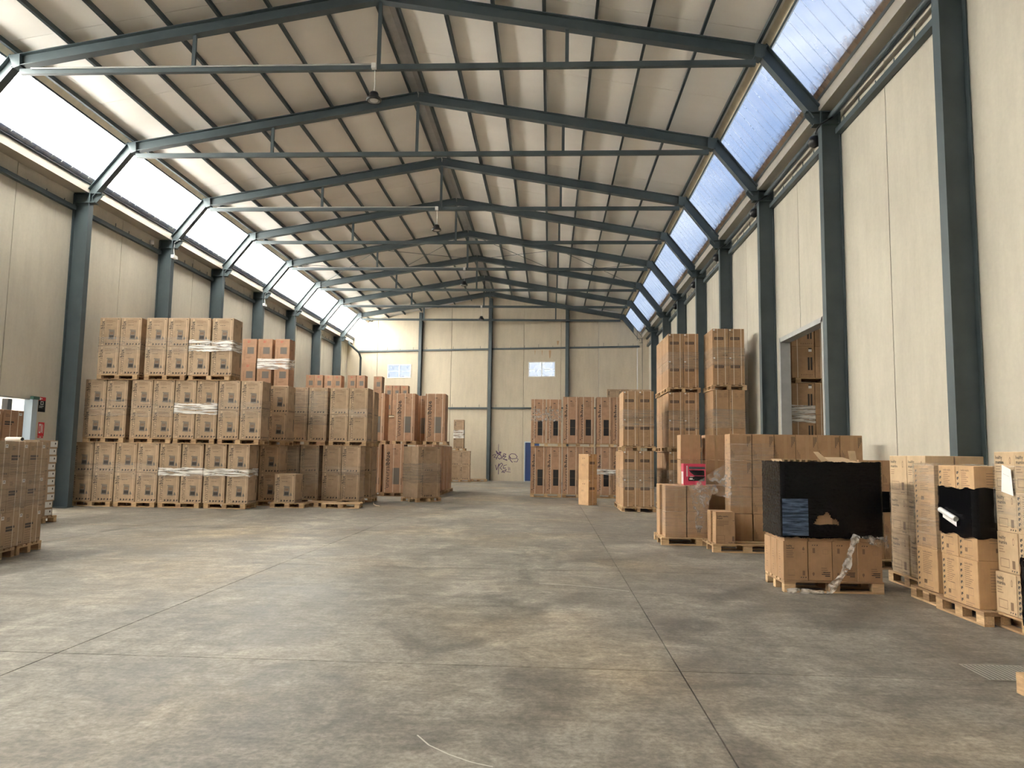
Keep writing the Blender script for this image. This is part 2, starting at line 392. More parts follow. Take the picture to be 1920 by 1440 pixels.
# end-wall windows, door, posts and rails
for i, w in enumerate(wins):
    u0, u1 = ux(w[0]), ux(w[1]); z0, z1 = w[2], w[3]
    root = struct('window_%d' % (i+1), (EX, EY, 0), EA)
    f = MB(); t = .05
    f.box(u0, u1, -.02, .08, z0, z0+t, WHITEP); f.box(u0, u1, -.02, .08, z1-t, z1, WHITEP)
    f.box(u0, u0+t, -.02, .08, z0+t, z1-t, WHITEP); f.box(u1-t, u1, -.02, .08, z0+t, z1-t, WHITEP)
    um = (u0+u1)/2; f.box(um-.03, um+.03, -.01, .07, z0+t, z1-t, WHITEP)
    f.build('window_frame', root)
    for a, b_ in ((u0+t, um-.03), (um+.03, u1-t)):
        f = MB(); f.box(a, b_, .02, .035, z0+t, z1-t, PANE); f.build('pane', root)
        f = MB(); f.box(a, b_, .0, .02, (z0+z1)/2-.012, (z0+z1)/2+.012, WHITEP); f.build('glazing_bar', root)
dr = struct('door_1', (EX, EY, 0), EA); u0, u1 = ux(DOOR[0]), ux(DOOR[1])
f = MB(); f.box(u0+.05, u1-.05, .02, .07, .03, 2.43, BLUE); f.build('door_leaf', dr)
f = MB(); f.box(u0, u0+.05, -.03, .1, 0, 2.5, PBLUE); f.box(u1-.05, u1, -.03, .1, 0, 2.5, PBLUE); f.box(u0+.05, u1-.05, -.03, .1, 2.44, 2.5, PBLUE); f.build('door_frame', dr)
f = MB(); f.tube([(u1-.16, .02, 1.05), (u1-.16, -.04, 1.05), (u1-.28, -.04, 1.05)], .012, GALV); f.build('door_handle', dr)
for k, (x, lb) in enumerate([(-8.57, 'steel post on the end wall beside the window above the tall boxes'), (-3.87, 'tallest steel post on the end wall, next to the graffiti'), (1.06, 'steel post on the end wall between blue door and tall-opening wall')]):
    o = thing('wall_post', lb, 'post', (EX, EY, 0), EA, 'steel posts of the end wall'); u = ux(x); zt = roofz(x)-.12
    f = MB(); f.ibeam((u, -.13, .02), (u, -.13, zt), .20, .22, STEEL, (0, 1, 0)); f.build('post_body', o)
    f = MB(); f.box(u-.17, u+.17, -.30, -.01, 0, .02, STEEL); f.build('base_plate', o)
for z, xs, nm in ((8.44, (-13.2, -8.67, -3.97, 1.0, 5.5), 'upper'), (4.62, (-13.2, -8.67, -3.97, 1.0, 5.5), 'lower')):
    for a, b_, w in zip(xs, xs[1:], ('by the doorway-wall corner', 'over the stacked tall boxes', 'above the graffiti and door', 'in the tall-opening corner')):
        f = MB(); f.box(ux(a+.21), ux(b_-.0), -.10, -.002, z-.05, z+.05, STEEL)
        for q in range(5):
            uu = ux(a+.5+q*.9); f.box(uu-.008, uu+.008, -.03, -.012, z+.05, z+.05+R.uniform(.08, .24), STEEL)
        tag(f.build('girt', None, (EX, EY, 0), EA), '%s steel girt on the end wall %s' % (nm, w), 'rail', 'end wall girts')
# graffiti: marker strokes on the panel beside the post
def strokes(lst, name, label):
    f = MB()
    for st, w in lst:
        p = [(ux(x), z) for x, z in st]
        for (a, c_) in zip(p, p[1:]):
            dx, dz = c_[0]-a[0], c_[1]-a[1]; L = math.hypot(dx, dz) or 1; nx, nz = -dz/L*w/2, dx/L*w/2
            f.add([(a[0]-nx, -.003, a[1]-nz), (c_[0]-nx, -.003, c_[1]-nz), (c_[0]+nx, -.003, c_[1]+nz), (a[0]+nx, -.003, a[1]+nz)], [(0, 1, 2, 3)], PURPLE)
    tag(f.build(name, None, (EX, EY, 0), EA), label, 'graffiti')
def gz(px, pz): return (-3.87 + (px-705)/9/29.1*.985, (1272-pz)/9/29.1)     # read off the photograph, metres on the wall
G = lambda *a: [gz(a[i], a[i+1]) for i in range(0, len(a), 2)]
strokes([(G(760, 858, 800, 835, 830, 840, 790, 885, 850, 890), .035), (G(826, 775, 850, 830, 905, 790), .06), (G(868, 665, 866, 760, 900, 840), .03), (G(830, 780, 880, 840, 916, 795), .05),
         (G(830, 920, 860, 845, 900, 840, 925, 880, 890, 915, 860, 890), .045), (G(925, 915, 960, 820, 1000, 830, 945, 870, 1000, 865, 950, 910, 1020, 935), .04),
         (G(950, 915, 1020, 920), .04), (G(1045, 920, 1050, 850, 1090, 820, 1150, 825, 1190, 870, 1165, 900, 1090, 905, 1060, 870), .04), (G(1060, 860, 1070, 925, 1110, 965), .05), (G(1180, 895, 1205, 910, 1185, 955, 1130, 950), .035)],
        'graffiti_tag', 'upper purple scribbled tag on the end wall beside the blue door')
strokes([(G(820, 1010, 840, 1095, 870, 1010, 880, 985), .04), (G(880, 985, 870, 1165), .04), (G(880, 1020, 920, 975, 945, 1000, 900, 1060, 935, 1090), .04), (G(1015, 1005, 960, 1020, 950, 1060, 1000, 1060, 950, 1065), .035),
         (G(920, 1130, 980, 1125, 1010, 1080, 930, 1120), .035), (G(1000, 1115, 1080, 1125), .03), (G(1040, 1040, 1045, 1100), .03), (G(1062, 1045, 1066, 1095), .03), (G(940, 1100, 975, 1140), .035)],
        'graffiti_tag', 'lower purple scribbled tag with exclamation strokes near the floor')

# ---- roof
ceil = struct('ceiling')
for sgn, xk in ((-1, XL), (1, XR)):
    xe = xk - sgn*.02; z0, z1 = ZA+.14, roofz(xe)+.14
    nseg = 57; Ls = (YMAX-YMIN)/nseg
    for k in range(19):                       # long metal sheets, three metres wide, running ridge to eave
        a, b_ = YMIN+k*3*Ls, YMIN+(k+1)*3*Ls; g = .006; mb = MB()
        vs = [(XA, a+g, z0), (xe, a+g, z1), (xe, b_-g, z1), (XA, b_-g, z0)]
        vs += [(x, y, z+.06) for x, y, z in vs]
        mb.add(vs, [(0, 1, 2, 3), (4, 5, 6, 7), (0, 1, 5, 4), (1, 2, 6, 5), (2, 3, 7, 6), (3, 0, 4, 7)], ROOF)
        mb.build('roof_sheet', ceil)
    mb = MB(); mb.add([(XA, YMIN, z0+.07), (xe, YMIN, z1+.07), (xe, YMAX, z1+.07), (XA, YMAX, z0+.07)], [(0, 1, 2, 3)], ROOF); mb.build('roof_deck', ceil)
    for k in range(8):
        x = XA + sgn*(.22+1.133*k); z = roofz(x)+.0
        if k == 7: x = xk - sgn*.16; z = roofz(x)
        mb = MB(); a = math.atan(SL)*sgn
        rot = Matrix.Rotation(a, 3, 'Y'); mb.box(x-.028, x+.028, YMIN, YMAX, z+.0, z+.14, STEEL, rot, (x, 0, z))
        mb.box(x-.028, x+.032, YMIN, YMAX, z+.0, z+.012, STEEL, rot, (x, 0, z))
        mb.build('purlin', ceil)
mb = MB(); mb.add([(XA-.20, YMIN, ZA+.075), (XA, YMIN, ZA+.115), (XA+.20, YMIN, ZA+.075), (XA-.20, YMAX, ZA+.075), (XA, YMAX, ZA+.115), (XA+.20, YMAX, ZA+.075)], [(0, 1, 4, 3), (1, 2, 5, 4)], GALV); mb.build('ridge_flashing', ceil)

# ---- sloping skylights between the frames
def skyl(sgn, xk, num0):
    lo = Vector((5.62 if sgn > 0 else 2*XA-5.62, 0, 9.27)); hi = Vector((xk + sgn*.02, 0, ZK+.16))
    d = lo-hi; nrm = Vector((-d.z, 0, d.x))*(1 if sgn > 0 else -1); nrm = nrm.normalized()
    if nrm.z < 0: nrm = -nrm
    ys = [YMIN]+FY+[YMAX]
    for i, (a, b_) in enumerate(zip(ys, ys[1:])):
        root = struct('window_%d' % (num0+i)); p0 = hi + d*.10; p1 = lo
        mb = MB(); ny = max(2, int((b_-a)/.11)); vs = []; fs = []
        for j in range(ny+1):
            y = a + (b_-a)*j/ny; off = nrm*(.02 if j % 3 == 0 else 0)
            for p in (p0, (p0+p1)/2, p1): q = p+off; vs.append((q.x, y, q.z))
        for j in range(ny):
            for k in range(2): fs.append((j*3+k, j*3+k+1, j*3+k+4, j*3+k+3))
        mb.add(vs, fs, SHEET_L if sgn < 0 else SHEET_R); mb.build('pane', root)
        mb = MB()
        nr = max(1, int((b_-a)/.42))
        for j in range(nr+1):
            y = a + (b_-a)*(j+.5)/(nr+1) + R.uniform(-.06, .06)
            mb.bar((p0.x, y, p0.z)+Vector((0, 0, 0)) if False else (p0-nrm*.012).to_tuple()[0:1] + (y,) + ((p0-nrm*.012).z,), ((p1-d*.05-nrm*.012).x, y, (p1-d*.05-nrm*.012).z), .014, .012, SHEET_L if sgn < 0 else PANE, nrm)
        mb.build('glazing_bar', root)
        mb = MB(); q0 = hi-d*.03; q1 = hi + d*.10
        mb.bar(((q0.x+q1.x)/2, a, (q0.z+q1.z)/2-.04), ((q0.x+q1.x)/2, b_, (q0.z+q1.z)/2-.04), .03, (q1-q0).length, CREAM, d); mb.build('cream_flashing', root)
        mb = MB()
        for p in (p0, p1): mb.bar((p.x, a, p.z-.04), (p.x, b_, p.z-.04), .05, .07, STEEL, nrm)
        mb.build('window_rail', root)
skyl(-1, XL, 3); skyl(1, XR, 20)
for sgn, xk in ((-1, XL), (1, XR)):
    mb = MB(); xo_ = xk+sgn*.20; xi_ = xk-sgn*.6; zi_ = roofz(xi_)+.24
    mb.add([(xi_, YMIN, zi_), (xo_, YMIN, ZK+.09), (xo_, YMAX, ZK+.09), (xi_, YMAX, zi_)], [(0, 1, 2, 3)], GUT); mb.build('roof_edge_sun_seal', ceil)  # unseen cap added over the skylight head to stop sun leaking in
    x1_ = 5.58 if sgn > 0 else 2*XA-5.58; x2_ = (WR if sgn > 0 else WL)+sgn*.3
    mb = MB(); mb.add([(x1_, YMIN, 9.42), (x2_, YMIN, 9.30), (x2_, YMAX, 9.30), (x1_, YMAX, 9.42)], [(0, 1, 2, 3)], GUT); mb.build('eave_sun_seal', ceil)  # unseen strip added at the skylight foot against leaking sun
f = MB(); f.tube([(-12.50, YMIN+.3, 10.12), (-12.50, 48.2, 10.12)], .012, plain('violet_blue_cable', (.08, .09, .30), .5), 6)
tag(f.build('thin_cable'), 'thin violet-blue cable running along the glaring white skylights', 'cable')
# gutters
for sgn, nm, lb in ((1, 'gutter', 'long sheet metal gutter under the blue-sky skylights'), (-1, 'gutter', 'long sheet metal gutter under the glaring white skylights')):
    g = MB(); xi = 5.62 if sgn > 0 else 2*XA-5.62; xo = (WR if sgn > 0 else WL) - sgn*.004
    t = sgn*.01
    def bx(x0, x1, z0, z1): g.box(min(x0, x1), max(x0, x1), YMIN, 45.4 if sgn > 0 else 48.75, z0, z1, GUT)
    bx(xi, xi+t, 8.97, 9.26); bx(xi, xo, 8.96, 8.97); bx(xo-t, xo, 8.97, 9.5)
    o = g.build(nm); tag(o, lb, 'gutter', 'eaves gutters')
    cl = MB(); cl.box(min(xo, xi), max(xo, xi), YMIN, YMAX, 9.49, 9.52, GUT)
    # closing flashing from the skylight foot to the wall head
    f = MB(); f.add([(xi, YMIN, 9.30), (xo+sgn*.2, YMIN, 9.55), (xo+sgn*.2, YMAX, 9.55), (xi, YMAX, 9.30)], [(0, 1, 2, 3)], GUT); f.build('gutter_cover', o)

# ---- portal frames
POS = ['behind the camera', 'just behind the camera', 'over the near cartons', 'highest in view, carrying the first lamp', 'second in view', 'third in view, carrying a lamp', 'fourth in view', 'fifth in view, with a lamp', 'sixth in view', 'seventh in view, with the last lamp', 'last before the end wall']
for i, y in enumerate(FY):
    root = thing('portal_frame', 'grey steel portal frame, %s' % POS[i], 'frame', (XA, y, 0), 0, 'steel portal frames of the hall')
    def part(name, f): f.build(name, root)
    for sgn, xk, xi, xw in ((-1, XL, CLi, WL), (1, XR, CRi, WR)):
        L_ = lambda x: x-XA
        f = MB(); cx = (xi+xw)/2; f.ibeam((L_(cx), 0, .02), (L_(cx), 0, 8.93), .20, abs(xw-xi)-.02, STEEL, (1, 0, 0), .02, .014)
        f.box(L_(cx)-.21, L_(cx)+.21, -.1, .1, 2.795, 2.8, STEEL) if False else None
        part('column', f)
        f = MB(); f.box(L_(cx)-.24, L_(cx)+.24, -.16, .16, 0, .02, STEEL); part('base_plate', f)
        f = MB()  # bracket at the head: top plate, web with cut corner, bottom flange, stiffener
        a0, a1 = sorted((L_(xw-sgn*.03), L_(xi-sgn*.30)))
        f.box(a0, a1, -.10, .10, 8.93, 8.95, STEEL)
        xt = L_(xi-sgn*.30); xb = L_(xi-sgn*.14); xw_ = L_(xw-sgn*.03)
        f.add([(xw_, -.012, 8.93), (xt, -.012, 8.93), (xt, -.012, 8.86), (xb, -.012, 8.68), (xw_, -.012, 8.68), (xw_, .012, 8.93), (xt, .012, 8.93), (xt, .012, 8.86), (xb, .012, 8.68), (xw_, .012, 8.68)],
              [(0, 1, 2, 3, 4), (9, 8, 7, 6, 5), (0, 5, 6, 1), (1, 6, 7, 2), (2, 7, 8, 3), (3, 8, 9, 4)], STEEL)
        b0, b1 = sorted((xw_, xb)); f.box(b0, b1, -.10, .10, 8.66, 8.68, STEEL); f.box(L_(xi)-.01, L_(xi)+.01, -.11, -.1, 8.66, 8.93, STEEL)
        part('bracket', f)
        f = MB(); h = .28
        e = math.atan2(9.0-ZK, (5.66-XR)); dx, dz = math.cos(e), math.sin(e)      # the sloping leg (mirrored on the other side)
        nx, nz = dz*.0+math.sin(e), -math.cos(e)
        o0 = Vector((XR, 0, ZK)); o1 = Vector((5.70, 0, 8.97)); nin = Vector((math.sin(e), 0, -math.cos(e)))*h/2
        if nin.x > 0: nin = -nin
        p0, p1 = o0+nin, o1+nin*.9
        if sgn < 0: p0.x = 2*XA-p0.x; p1.x = 2*XA-p1.x
        p1.z = max(p1.z, 8.99) if False else p1.z
        f.ibeam((p0.x-XA, 0, p0.z+.03), (p1.x-XA, 0, p1.z), .20, h, STEEL, (1, 0, 0)); part('knee_leg', f)
        f = MB(); h2 = .28; aa = math.atan(SL)
        q0 = Vector((xk, 0, ZK)); q1 = Vector((XA, 0, ZA)); nv = Vector((-sgn*math.sin(aa), 0, -math.cos(aa)))*h2/2
        f.ibeam((q0.x-XA+nv.x, 0, q0.z+nv.z), (0, 0, q1.z-h2/2/math.cos(aa)), .20, h2, STEEL, (0, 0, 1)); part('rafter', f)
        f = MB()
        kx = xk - sgn*.14
        f.add([(kx-XA-sgn*.10, -.11, ZK+.02), (kx-XA+sgn*.16, -.11, ZK-.02), (kx-XA+sgn*.02, -.11, ZK-.31), (kx-XA-sgn*.12, -.11, ZK-.26),
               (kx-XA-sgn*.10, .11, ZK+.02), (kx-XA+sgn*.16, .11, ZK-.02), (kx-XA+sgn*.02, .11, ZK-.31), (kx-XA-sgn*.12, .11, ZK-.26)],
              [(0, 1, 2, 3), (7, 6, 5, 4), (0, 4, 5, 1), (1, 5, 6, 2), (2, 6, 7, 3), (3, 7, 4, 0)], STEEL); part('knee_plate', f)
        f = MB(); f.tube([(kx-XA-sgn*.0, .0, ZK), (kx-XA, 0, ZK+.1)], .02, STEEL, 6); part('knee_bolt', f)
    f = MB(); f.bar((XL+.22-XA, 0, 10.07), (XR-.22-XA, 0, 10.07), .10, .12, STEEL); part('tie_beam', f)
    if i in (3, 5, 7, 9): f = MB(); f.tube([(XL+.5-XA, -.07, 10.12), (-.13, -.07, 10.12)], .02, GALV, 6); part('conduit', f)
    for x in (-8.03, XA, .29):
        f = MB(); f.bar((x-XA, 0, 10.13), (x-XA, 0, roofz(x)-.27), .055, .08, STEEL, (1, 0, 0)); part('hanger', f)

# ---- girts, downpipes, conduits along the side walls
for i, (a, b_) in enumerate(zip(FY[:-1], FY[1:])):
    for sgn, xw, nm in ((-1, WL, 'doorway wall'), (1, WR, 'tall-opening wall')):
        f = MB(); x0, x1 = sorted((xw-sgn*.003, xw-sgn*.13)); f.box(x0, x1, a+.11, b_-.11, 8.43, 8.55, STEEL)
        for q in range(6):
            y = a+.5+q*(b_-a-1)/5; f.box(x0+.02, x0+.035, y-.01, y+.01, 8.55, 8.55+R.uniform(.05, .2), STEEL)
        tag(f.build('girt'), 'steel girt high on the %s, %s bay from the camera end' % (nm, ORD[i]), 'rail', 'side wall girts')
f = MB(); f.tube([(5.86, YMIN+.3, 8.84), (5.86, 45.0, 8.84)], .065, STEEL, 10)
tag(f.build('roof_pipe', smooth=True), 'dark round pipe running under the gutter of the tall-opening wall', 'pipe')
for sgn, x, lb in ((-1, WL+.25, 'dark bent downpipe in the far corner of the doorway wall'),):
    f = MB(); f.tube([(-13.2, 47.3, 8.95), (-13.2, 47.3, 8.75), (-12.6, 47.6, 8.2), (-12.55, 47.9, 7.9), (-12.55, 47.9, .02)], .07, STEEL, 10)
    tag(f.build('downpipe', smooth=True), lb, 'pipe')
for i, y in enumerate(FY[3:8]):
    f = MB(); f.tube([(5.88, y-.16, 8.80), (5.60, y-.17, 8.62), (5.56, y-.08, 8.56), (5.60, y+.16, 8.56)], .018, BLACKP, 6)
    f.lathe([(.03, 8.30), (.11, 8.34), (.14, 8.42), (.11, 8.52), (.03, 8.56)], 5.62, y+.26, BLACKP, 12)
    tag(f.build('cable_coil', smooth=True), 'dark cable bundle on the %s column head of the tall-opening wall' % ORD[i], 'cable', 'cable bundles on the columns')
# small white boxes with cables on doorway-wall columns
for i, y in ((5, FY[5]), (7, FY[7])):
    r_ = thing('column_box', 'small white box with cable on a doorway-wall column, %s' % ('nearer one above the tall stack' if i == 5 else 'farther one'), 'light', (CLi+.0, y, 8.25))
    f = MB(); f.box(.002, .10, -.17, .12, .05, .16, WHITEP); f.build('housing', r_)
    f = MB(); f.tube([(.05, -.02, .16), (.04, -.06, .35), (.07, -.08, .62), (.25, -.08, .72)], .012, WHITEP, 6); f.build('cable', r_)
f = MB(); f.lathe([(.0, 8.62), (.07, 8.62), (.07, 8.75), (.0, 8.75)], WL+.1, 24.0, WHITEP, 12); tag(f.build('junction_box', smooth=True), 'round white box on the doorway wall above the girt', 'box')
# roof bracing rods between two frames
for sgn in (-1, 1):
    for k, (a, b_) in enumerate(((XA+sgn*.3, XA+sgn*4.2), (XA+sgn*4.2, XA+sgn*8.1))):
        br = thing('roof_bracing', 'thin crossed bracing rods under the far roof, %s slope, %s half' % ('doorway' if sgn < 0 else 'opening', ('upper', 'lower')[k]), 'rod', (0, 0, 0), 0, 'roof bracing rods')
        for q in (0, 1):
            y0, y1 = (FY[7]+.12, FY[8]-.12) if q else (FY[8]-.12, FY[7]+.12)
            f = MB(); f.tube([(a, y0, roofz(a)-.14-.03*q), (b_, y1, roofz(b_)-.14-.03*q)], .012, STEEL, 5); f.build('bracing_rod', br)

# ---- high-bay lamps
for i, (fi, x) in enumerate(((3, -3.93), (5, -3.98), (7, -3.98), (9, -3.98))):
    y = FY[fi]
    r_ = thing('high_bay_lamp', '%s round black high-bay lamp hanging on a cord, counted from the camera' % ORD[i], 'lamp', (x, y, 9.30), 0, 'high-bay lamps under the ridge')
    f = MB(); f.lathe([(.0, .20), (.085, .20), (.10, .16), (.10, .12), (.155, .07), (.165, .02), (.15, .0), (.14, .01)], 0, 0, BLACKP, 24); f.build('housing', r_, smooth=True)
    f = MB(); f.lathe([(.15, .005), (.12, .03), (0, .03)], 0, 0, GALV, 24); f.build('reflector', r_, smooth=True)
    f = MB(); f.lathe([(.0, .012), (.085, .012), (.09, .028)], 0, 0, WHITEP, 20); f.build('lens', r_, smooth=True)
    f = MB(); f.tube([(0, 0, .2), (.012, 0, .4), (0, 0, .72)], .008, WHITEP, 6); f.build('cord', r_)
    f = MB(); f.box(-.05, .05, -.14, -.055, .70, .82, WHITEP); f.build('junction_box', r_)

# ---- doorway on the doorway wall and the yard outside
dl = struct('door_2', (WL, 0, 0))
f = MB(); f.box(-.20, .03, HL[1]-.20, HL[1], 0, HL[2], PBLUE); f.build('door_jamb', dl)
f = MB(); f.box(-.2, -.05, HL[0], HL[1]-.2, HL[2]-.03, HL[2], GALV); f.build('door_head', dl)
f = MB(); f.box(.03, .12, HL[1]-.30, HL[1]-.06, HL[2]-.02, HL[2]+.06, plain('green_bracket', (.05, .13, .10), .5)); f.build('door_bracket', dl)
mb = MB(); mb.box(-24, WL-.2, 5, 34, -.12, 0, WALLX); struct('ground', mesh=mb.mesh('ground'))
mb = MB(); mb.box(-18.2, -18, 5, 34, 0, 9, WALLX); struct('wall_outside', mesh=mb.mesh('wall_outside'))  # yard wall, raised out of view and set nearer to block the doorway sun
f = MB(); f.box(-14.28, -14.12, 18.52, 18.68, 0, 2.9, BLACKP); tag(f.build('yard_post'), 'dark upright post just outside the bright doorway', 'post')
# signs on the wall by the doorway
def sign(name, label, y0, y1, z0, z1, paint):
    r_ = thing(name, label, 'sign', (WL+.002, 0, 0)); f = MB()
    for (a, b_, c_, d_, mt, k) in paint: f.box(k*.001, .004+k*.001, y0+(y1-y0)*a, y0+(y1-y0)*b_, z0+(z1-z0)*c_, z0+(z1-z0)*d_, mt)
    f.build('sign_plate', r_); return r_
sign('warning_sign', 'black sign with red header beside the bright doorway', 19.15, 19.43, 2.60, 3.00,
     [(0, 1, 0, 1, BLACKP, 0), (0, 1, .76, 1, RED, 1), (.08, .3, .80, .95, WHITEP, 2), (.35, .5, .86, .92, WHITEP, 2), (.3, .7, .68, .72, WHITEP, 1), (.3, .38, .5, .7, WHITEP, 1), (.62, .7, .5, .7, WHITEP, 1), (.3, .7, .48, .52, WHITEP, 1), (.12, .75, .36, .40, WHITEP, 1), (.12, .6, .28, .31, WHITEP, 1)])
sign('extinguisher_sign', 'small red fire extinguisher sign below the black sign', 19.21, 19.45, 1.90, 2.32,
     [(0, 1, .12, 1, RED, 0), (.12, .42, .3, .9, WHITEP, 1), (.2, .36, .4, .78, RED, 2), (.5, .62, .35, .9, WHITEP, 1), (.72, .8, .3, .85, WHITEP, 1), (0, .9, 0, .10, RED, 0), (.3, .6, .03, .07, WHITEP, 1)])
f = MB()
for k in range(6):
    zz = 2.60+k*.062; f.box(WR-.004, WR-.001, 20.02, 20.09, zz, zz+.035, RED); f.box(WR-.004, WR-.001, 20.11, 20.17, zz+.01, zz+.05, RED)
tag(f.build('stencil_mark'), 'red stencilled marks on the pale wall beside the tall opening', 'marking')

f = MB(); f.box(WR-.004, WR-.001, 9.60, 9.615, 2.95, 3.13, INK2M); f.box(WR-.006, WR-.001, 9.59, 9.625, 2.93, 2.96, INK2M)
tag(f.build('wall_scratch'), 'small dark vertical scratch on the pale wall near the camera', 'marking')
RUST = plain('rust_stain', (.42, .27, .15), .8)
for k, (x, z0_, z1_, w_, lb) in enumerate(((-.05, 7.75, 8.3, .14, 'broad rust streak under the rail above the far window'), (-1.0, 8.0, 8.3, .05, 'first small rust streak below the end wall rail'), (-.55, 7.95, 8.3, .05, 'second small rust streak below the end wall rail'), (.45, 8.6, 8.9, .16, 'rust blotch above the end wall rail beside the post'))):
    f = MB(); u = ux(x); f.add([(u-w_/2, -.002, z1_), (u-w_*.28, -.002, z0_+.1), (u, -.002, z0_), (u+w_*.3, -.002, z0_+.14), (u+w_/2, -.002, z1_)], [(0, 1, 2, 3, 4)], RUST)
    tag(f.build('rust_streak', None, (EX, EY, 0), EA), lb, 'stain')
# ---- tall opening into the next bay
do = struct('door_3', (WR, 0, 0)); y0, y1, z1 = HR
f = MB(); f.box(-.03, .23, y1-.10, y1-.003, 0, z1, GALV); f.build('door_jamb', do)
f = MB(); f.box(-.03, .23, y0+.003, y0+.10, 0, z1, GALV); f.build('door_jamb', do)
f = MB(); f.box(-.03, .23, y0, y1-.001, z1-.12, z1-.003, GALV); f.build('door_head', do)
mb = MB(); mb.box(6.05, 16, 14, 30, -.12, -.001, FLOOR); struct('floor_annex', mesh=mb.mesh('floor_annex'))
mb = MB(); mb.box(16, 16.2, 14, 30, 0, 8, WALL); mb.box(6.3, 16, 30, 30.2, 0, 8, WALL); mb.box(6.3, 16, 13.8, 14, 0, 8, WALL); struct('wall_annex', mesh=mb.mesh('wall_annex'))
mb = MB(); mb.box(6.3, 16, 14, 30, 8.0, 8.1, ROOF); mb2 = MB(); mb2.box(7.5, 11, 14.5, 19.0, 7.9, 7.95, SHEET_L)
mb = MB(); mb.box(6.3, 9.2, 14, 30, 8, 8.1, ROOF); mb.box(9.9, 16, 14, 30, 8, 8.1, ROOF); mb.box(9.2, 9.9, 19.5, 30, 8, 8.1, ROOF)
struct('ceiling_annex', mesh=mb.mesh('ceiling_annex'))
mb2 = MB(); mb2.box(9.2, 9.9, 14, 19.5, 8.02, 8.04, SHEET_L); struct('window_40', mesh=mb2.mesh('added_skylight_annex'))  # unseen skylight added to light the cartons in the next hall

# ------------------------------------------------------------------ printed artwork
TXT = {}
def text_geo(s, bold=False):
    k = (s, bold)
    if k in TXT: return TXT[k]
    cu = bpy.data.curves.new('t', 'FONT'); cu.body = s; cu.size = 1; cu.resolution_u = 1
    if bold: cu.offset = .022
    o = bpy.data.objects.new('t', cu); C.objects.link(o)
    me = bpy.data.meshes.new_from_object(o.evaluated_get(bpy.context.evaluated_depsgraph_get()))
    vs = [(v.co.x, v.co.y) for v in me.vertices]; fs = [tuple(p.vertices) for p in me.polygons]
    bpy.data.objects.remove(o); bpy.data.curves.remove(cu); bpy.data.meshes.remove(me)
    x0 = min(v[0] for v in vs); x1 = max(v[0] for v in vs)
    TXT[k] = ([(x-x0, y) for x, y in vs], fs, x1-x0); return TXT[k]
class Art:
    """flat print on one face, coordinates 0..w and 0..h from that face's lower corner"""
    def __init__(s, w, d, h, face='front'):
        s.w, s.d, s.h, s.face = w, d, h, face; s.mb = MB(); s.k = 0
    def P(s, x, z):
        o = .0012 + s.k*.00025
        if s.face == 'front': return (x-s.w/2, -s.d/2-o, z)
        if s.face == 'right': return (s.w/2+o, x-s.d/2, z)
        return (-s.w/2-o, s.d/2-x, z)
    def poly(s, pts, mat): s.mb.add([s.P(*p) for p in pts], [tuple(range(len(pts)))], mat)
    def rect(s, x0, x1, z0, z1, mat): s.poly([(x0, z0), (x1, z0), (x1, z1), (x0, z1)], mat)
    def frame(s, x0, x1, z0, z1, t, mat):
        s.rect(x0, x1, z0, z0+t, mat); s.rect(x0, x1, z1-t, z1, mat); s.rect(x0, x0+t, z0, z1, mat); s.rect(x1-t, x1, z0, z1, mat)
    def text(s, t, x, z, mat, height=None, length=None, vert=False, bold=False):
        vs, fs, L = text_geo(t, bold); sx = height or 1; ly = sx
        if length: sx = length/L
        if not height: ly = sx
        pts = []
        for a, b_ in vs:
            a *= sx; b_ *= ly
            pts.append(s.P(x-b_, z+a) if vert else s.P(x+a, z+b_))
        s.mb.add(pts, fs, mat)
    def lines(s, x, z, w, n, mat, gap=.022, t=.007):
        r = random.Random(int(x*1000+n))
        for i in range(n): s.rect(x, x+w*r.uniform(.55, 1), z-i*gap-t, z-i*gap, mat)
    def symbols(s, x, z, n, sz, mat):
        r = random.Random(n)
        for i in range(n):
            cx = x+i*sz*1.55; a = r.choice((0, 1))
            s.poly([(cx, z+sz*.15), (cx+sz*.45, z), (cx+sz*.5, z+sz*.45), (cx+sz, z+sz*.35), (cx+sz*.75, z+sz*.75), (cx+sz*.9, z+sz), (cx+sz*.3, z+sz*.7), (cx+sz*.05, z+sz*.9)], mat) if a == 0 else \
            s.poly([(cx, z), (cx+sz*.9, z+sz*.1), (cx+sz, z+sz*.6), (cx+sz*.6, z+sz), (cx+sz*.15, z+sz*.75), (cx+sz*.3, z+sz*.4)], mat)
    def finish(s, base):
        return base.append(s.mb) if s.mb.f else None

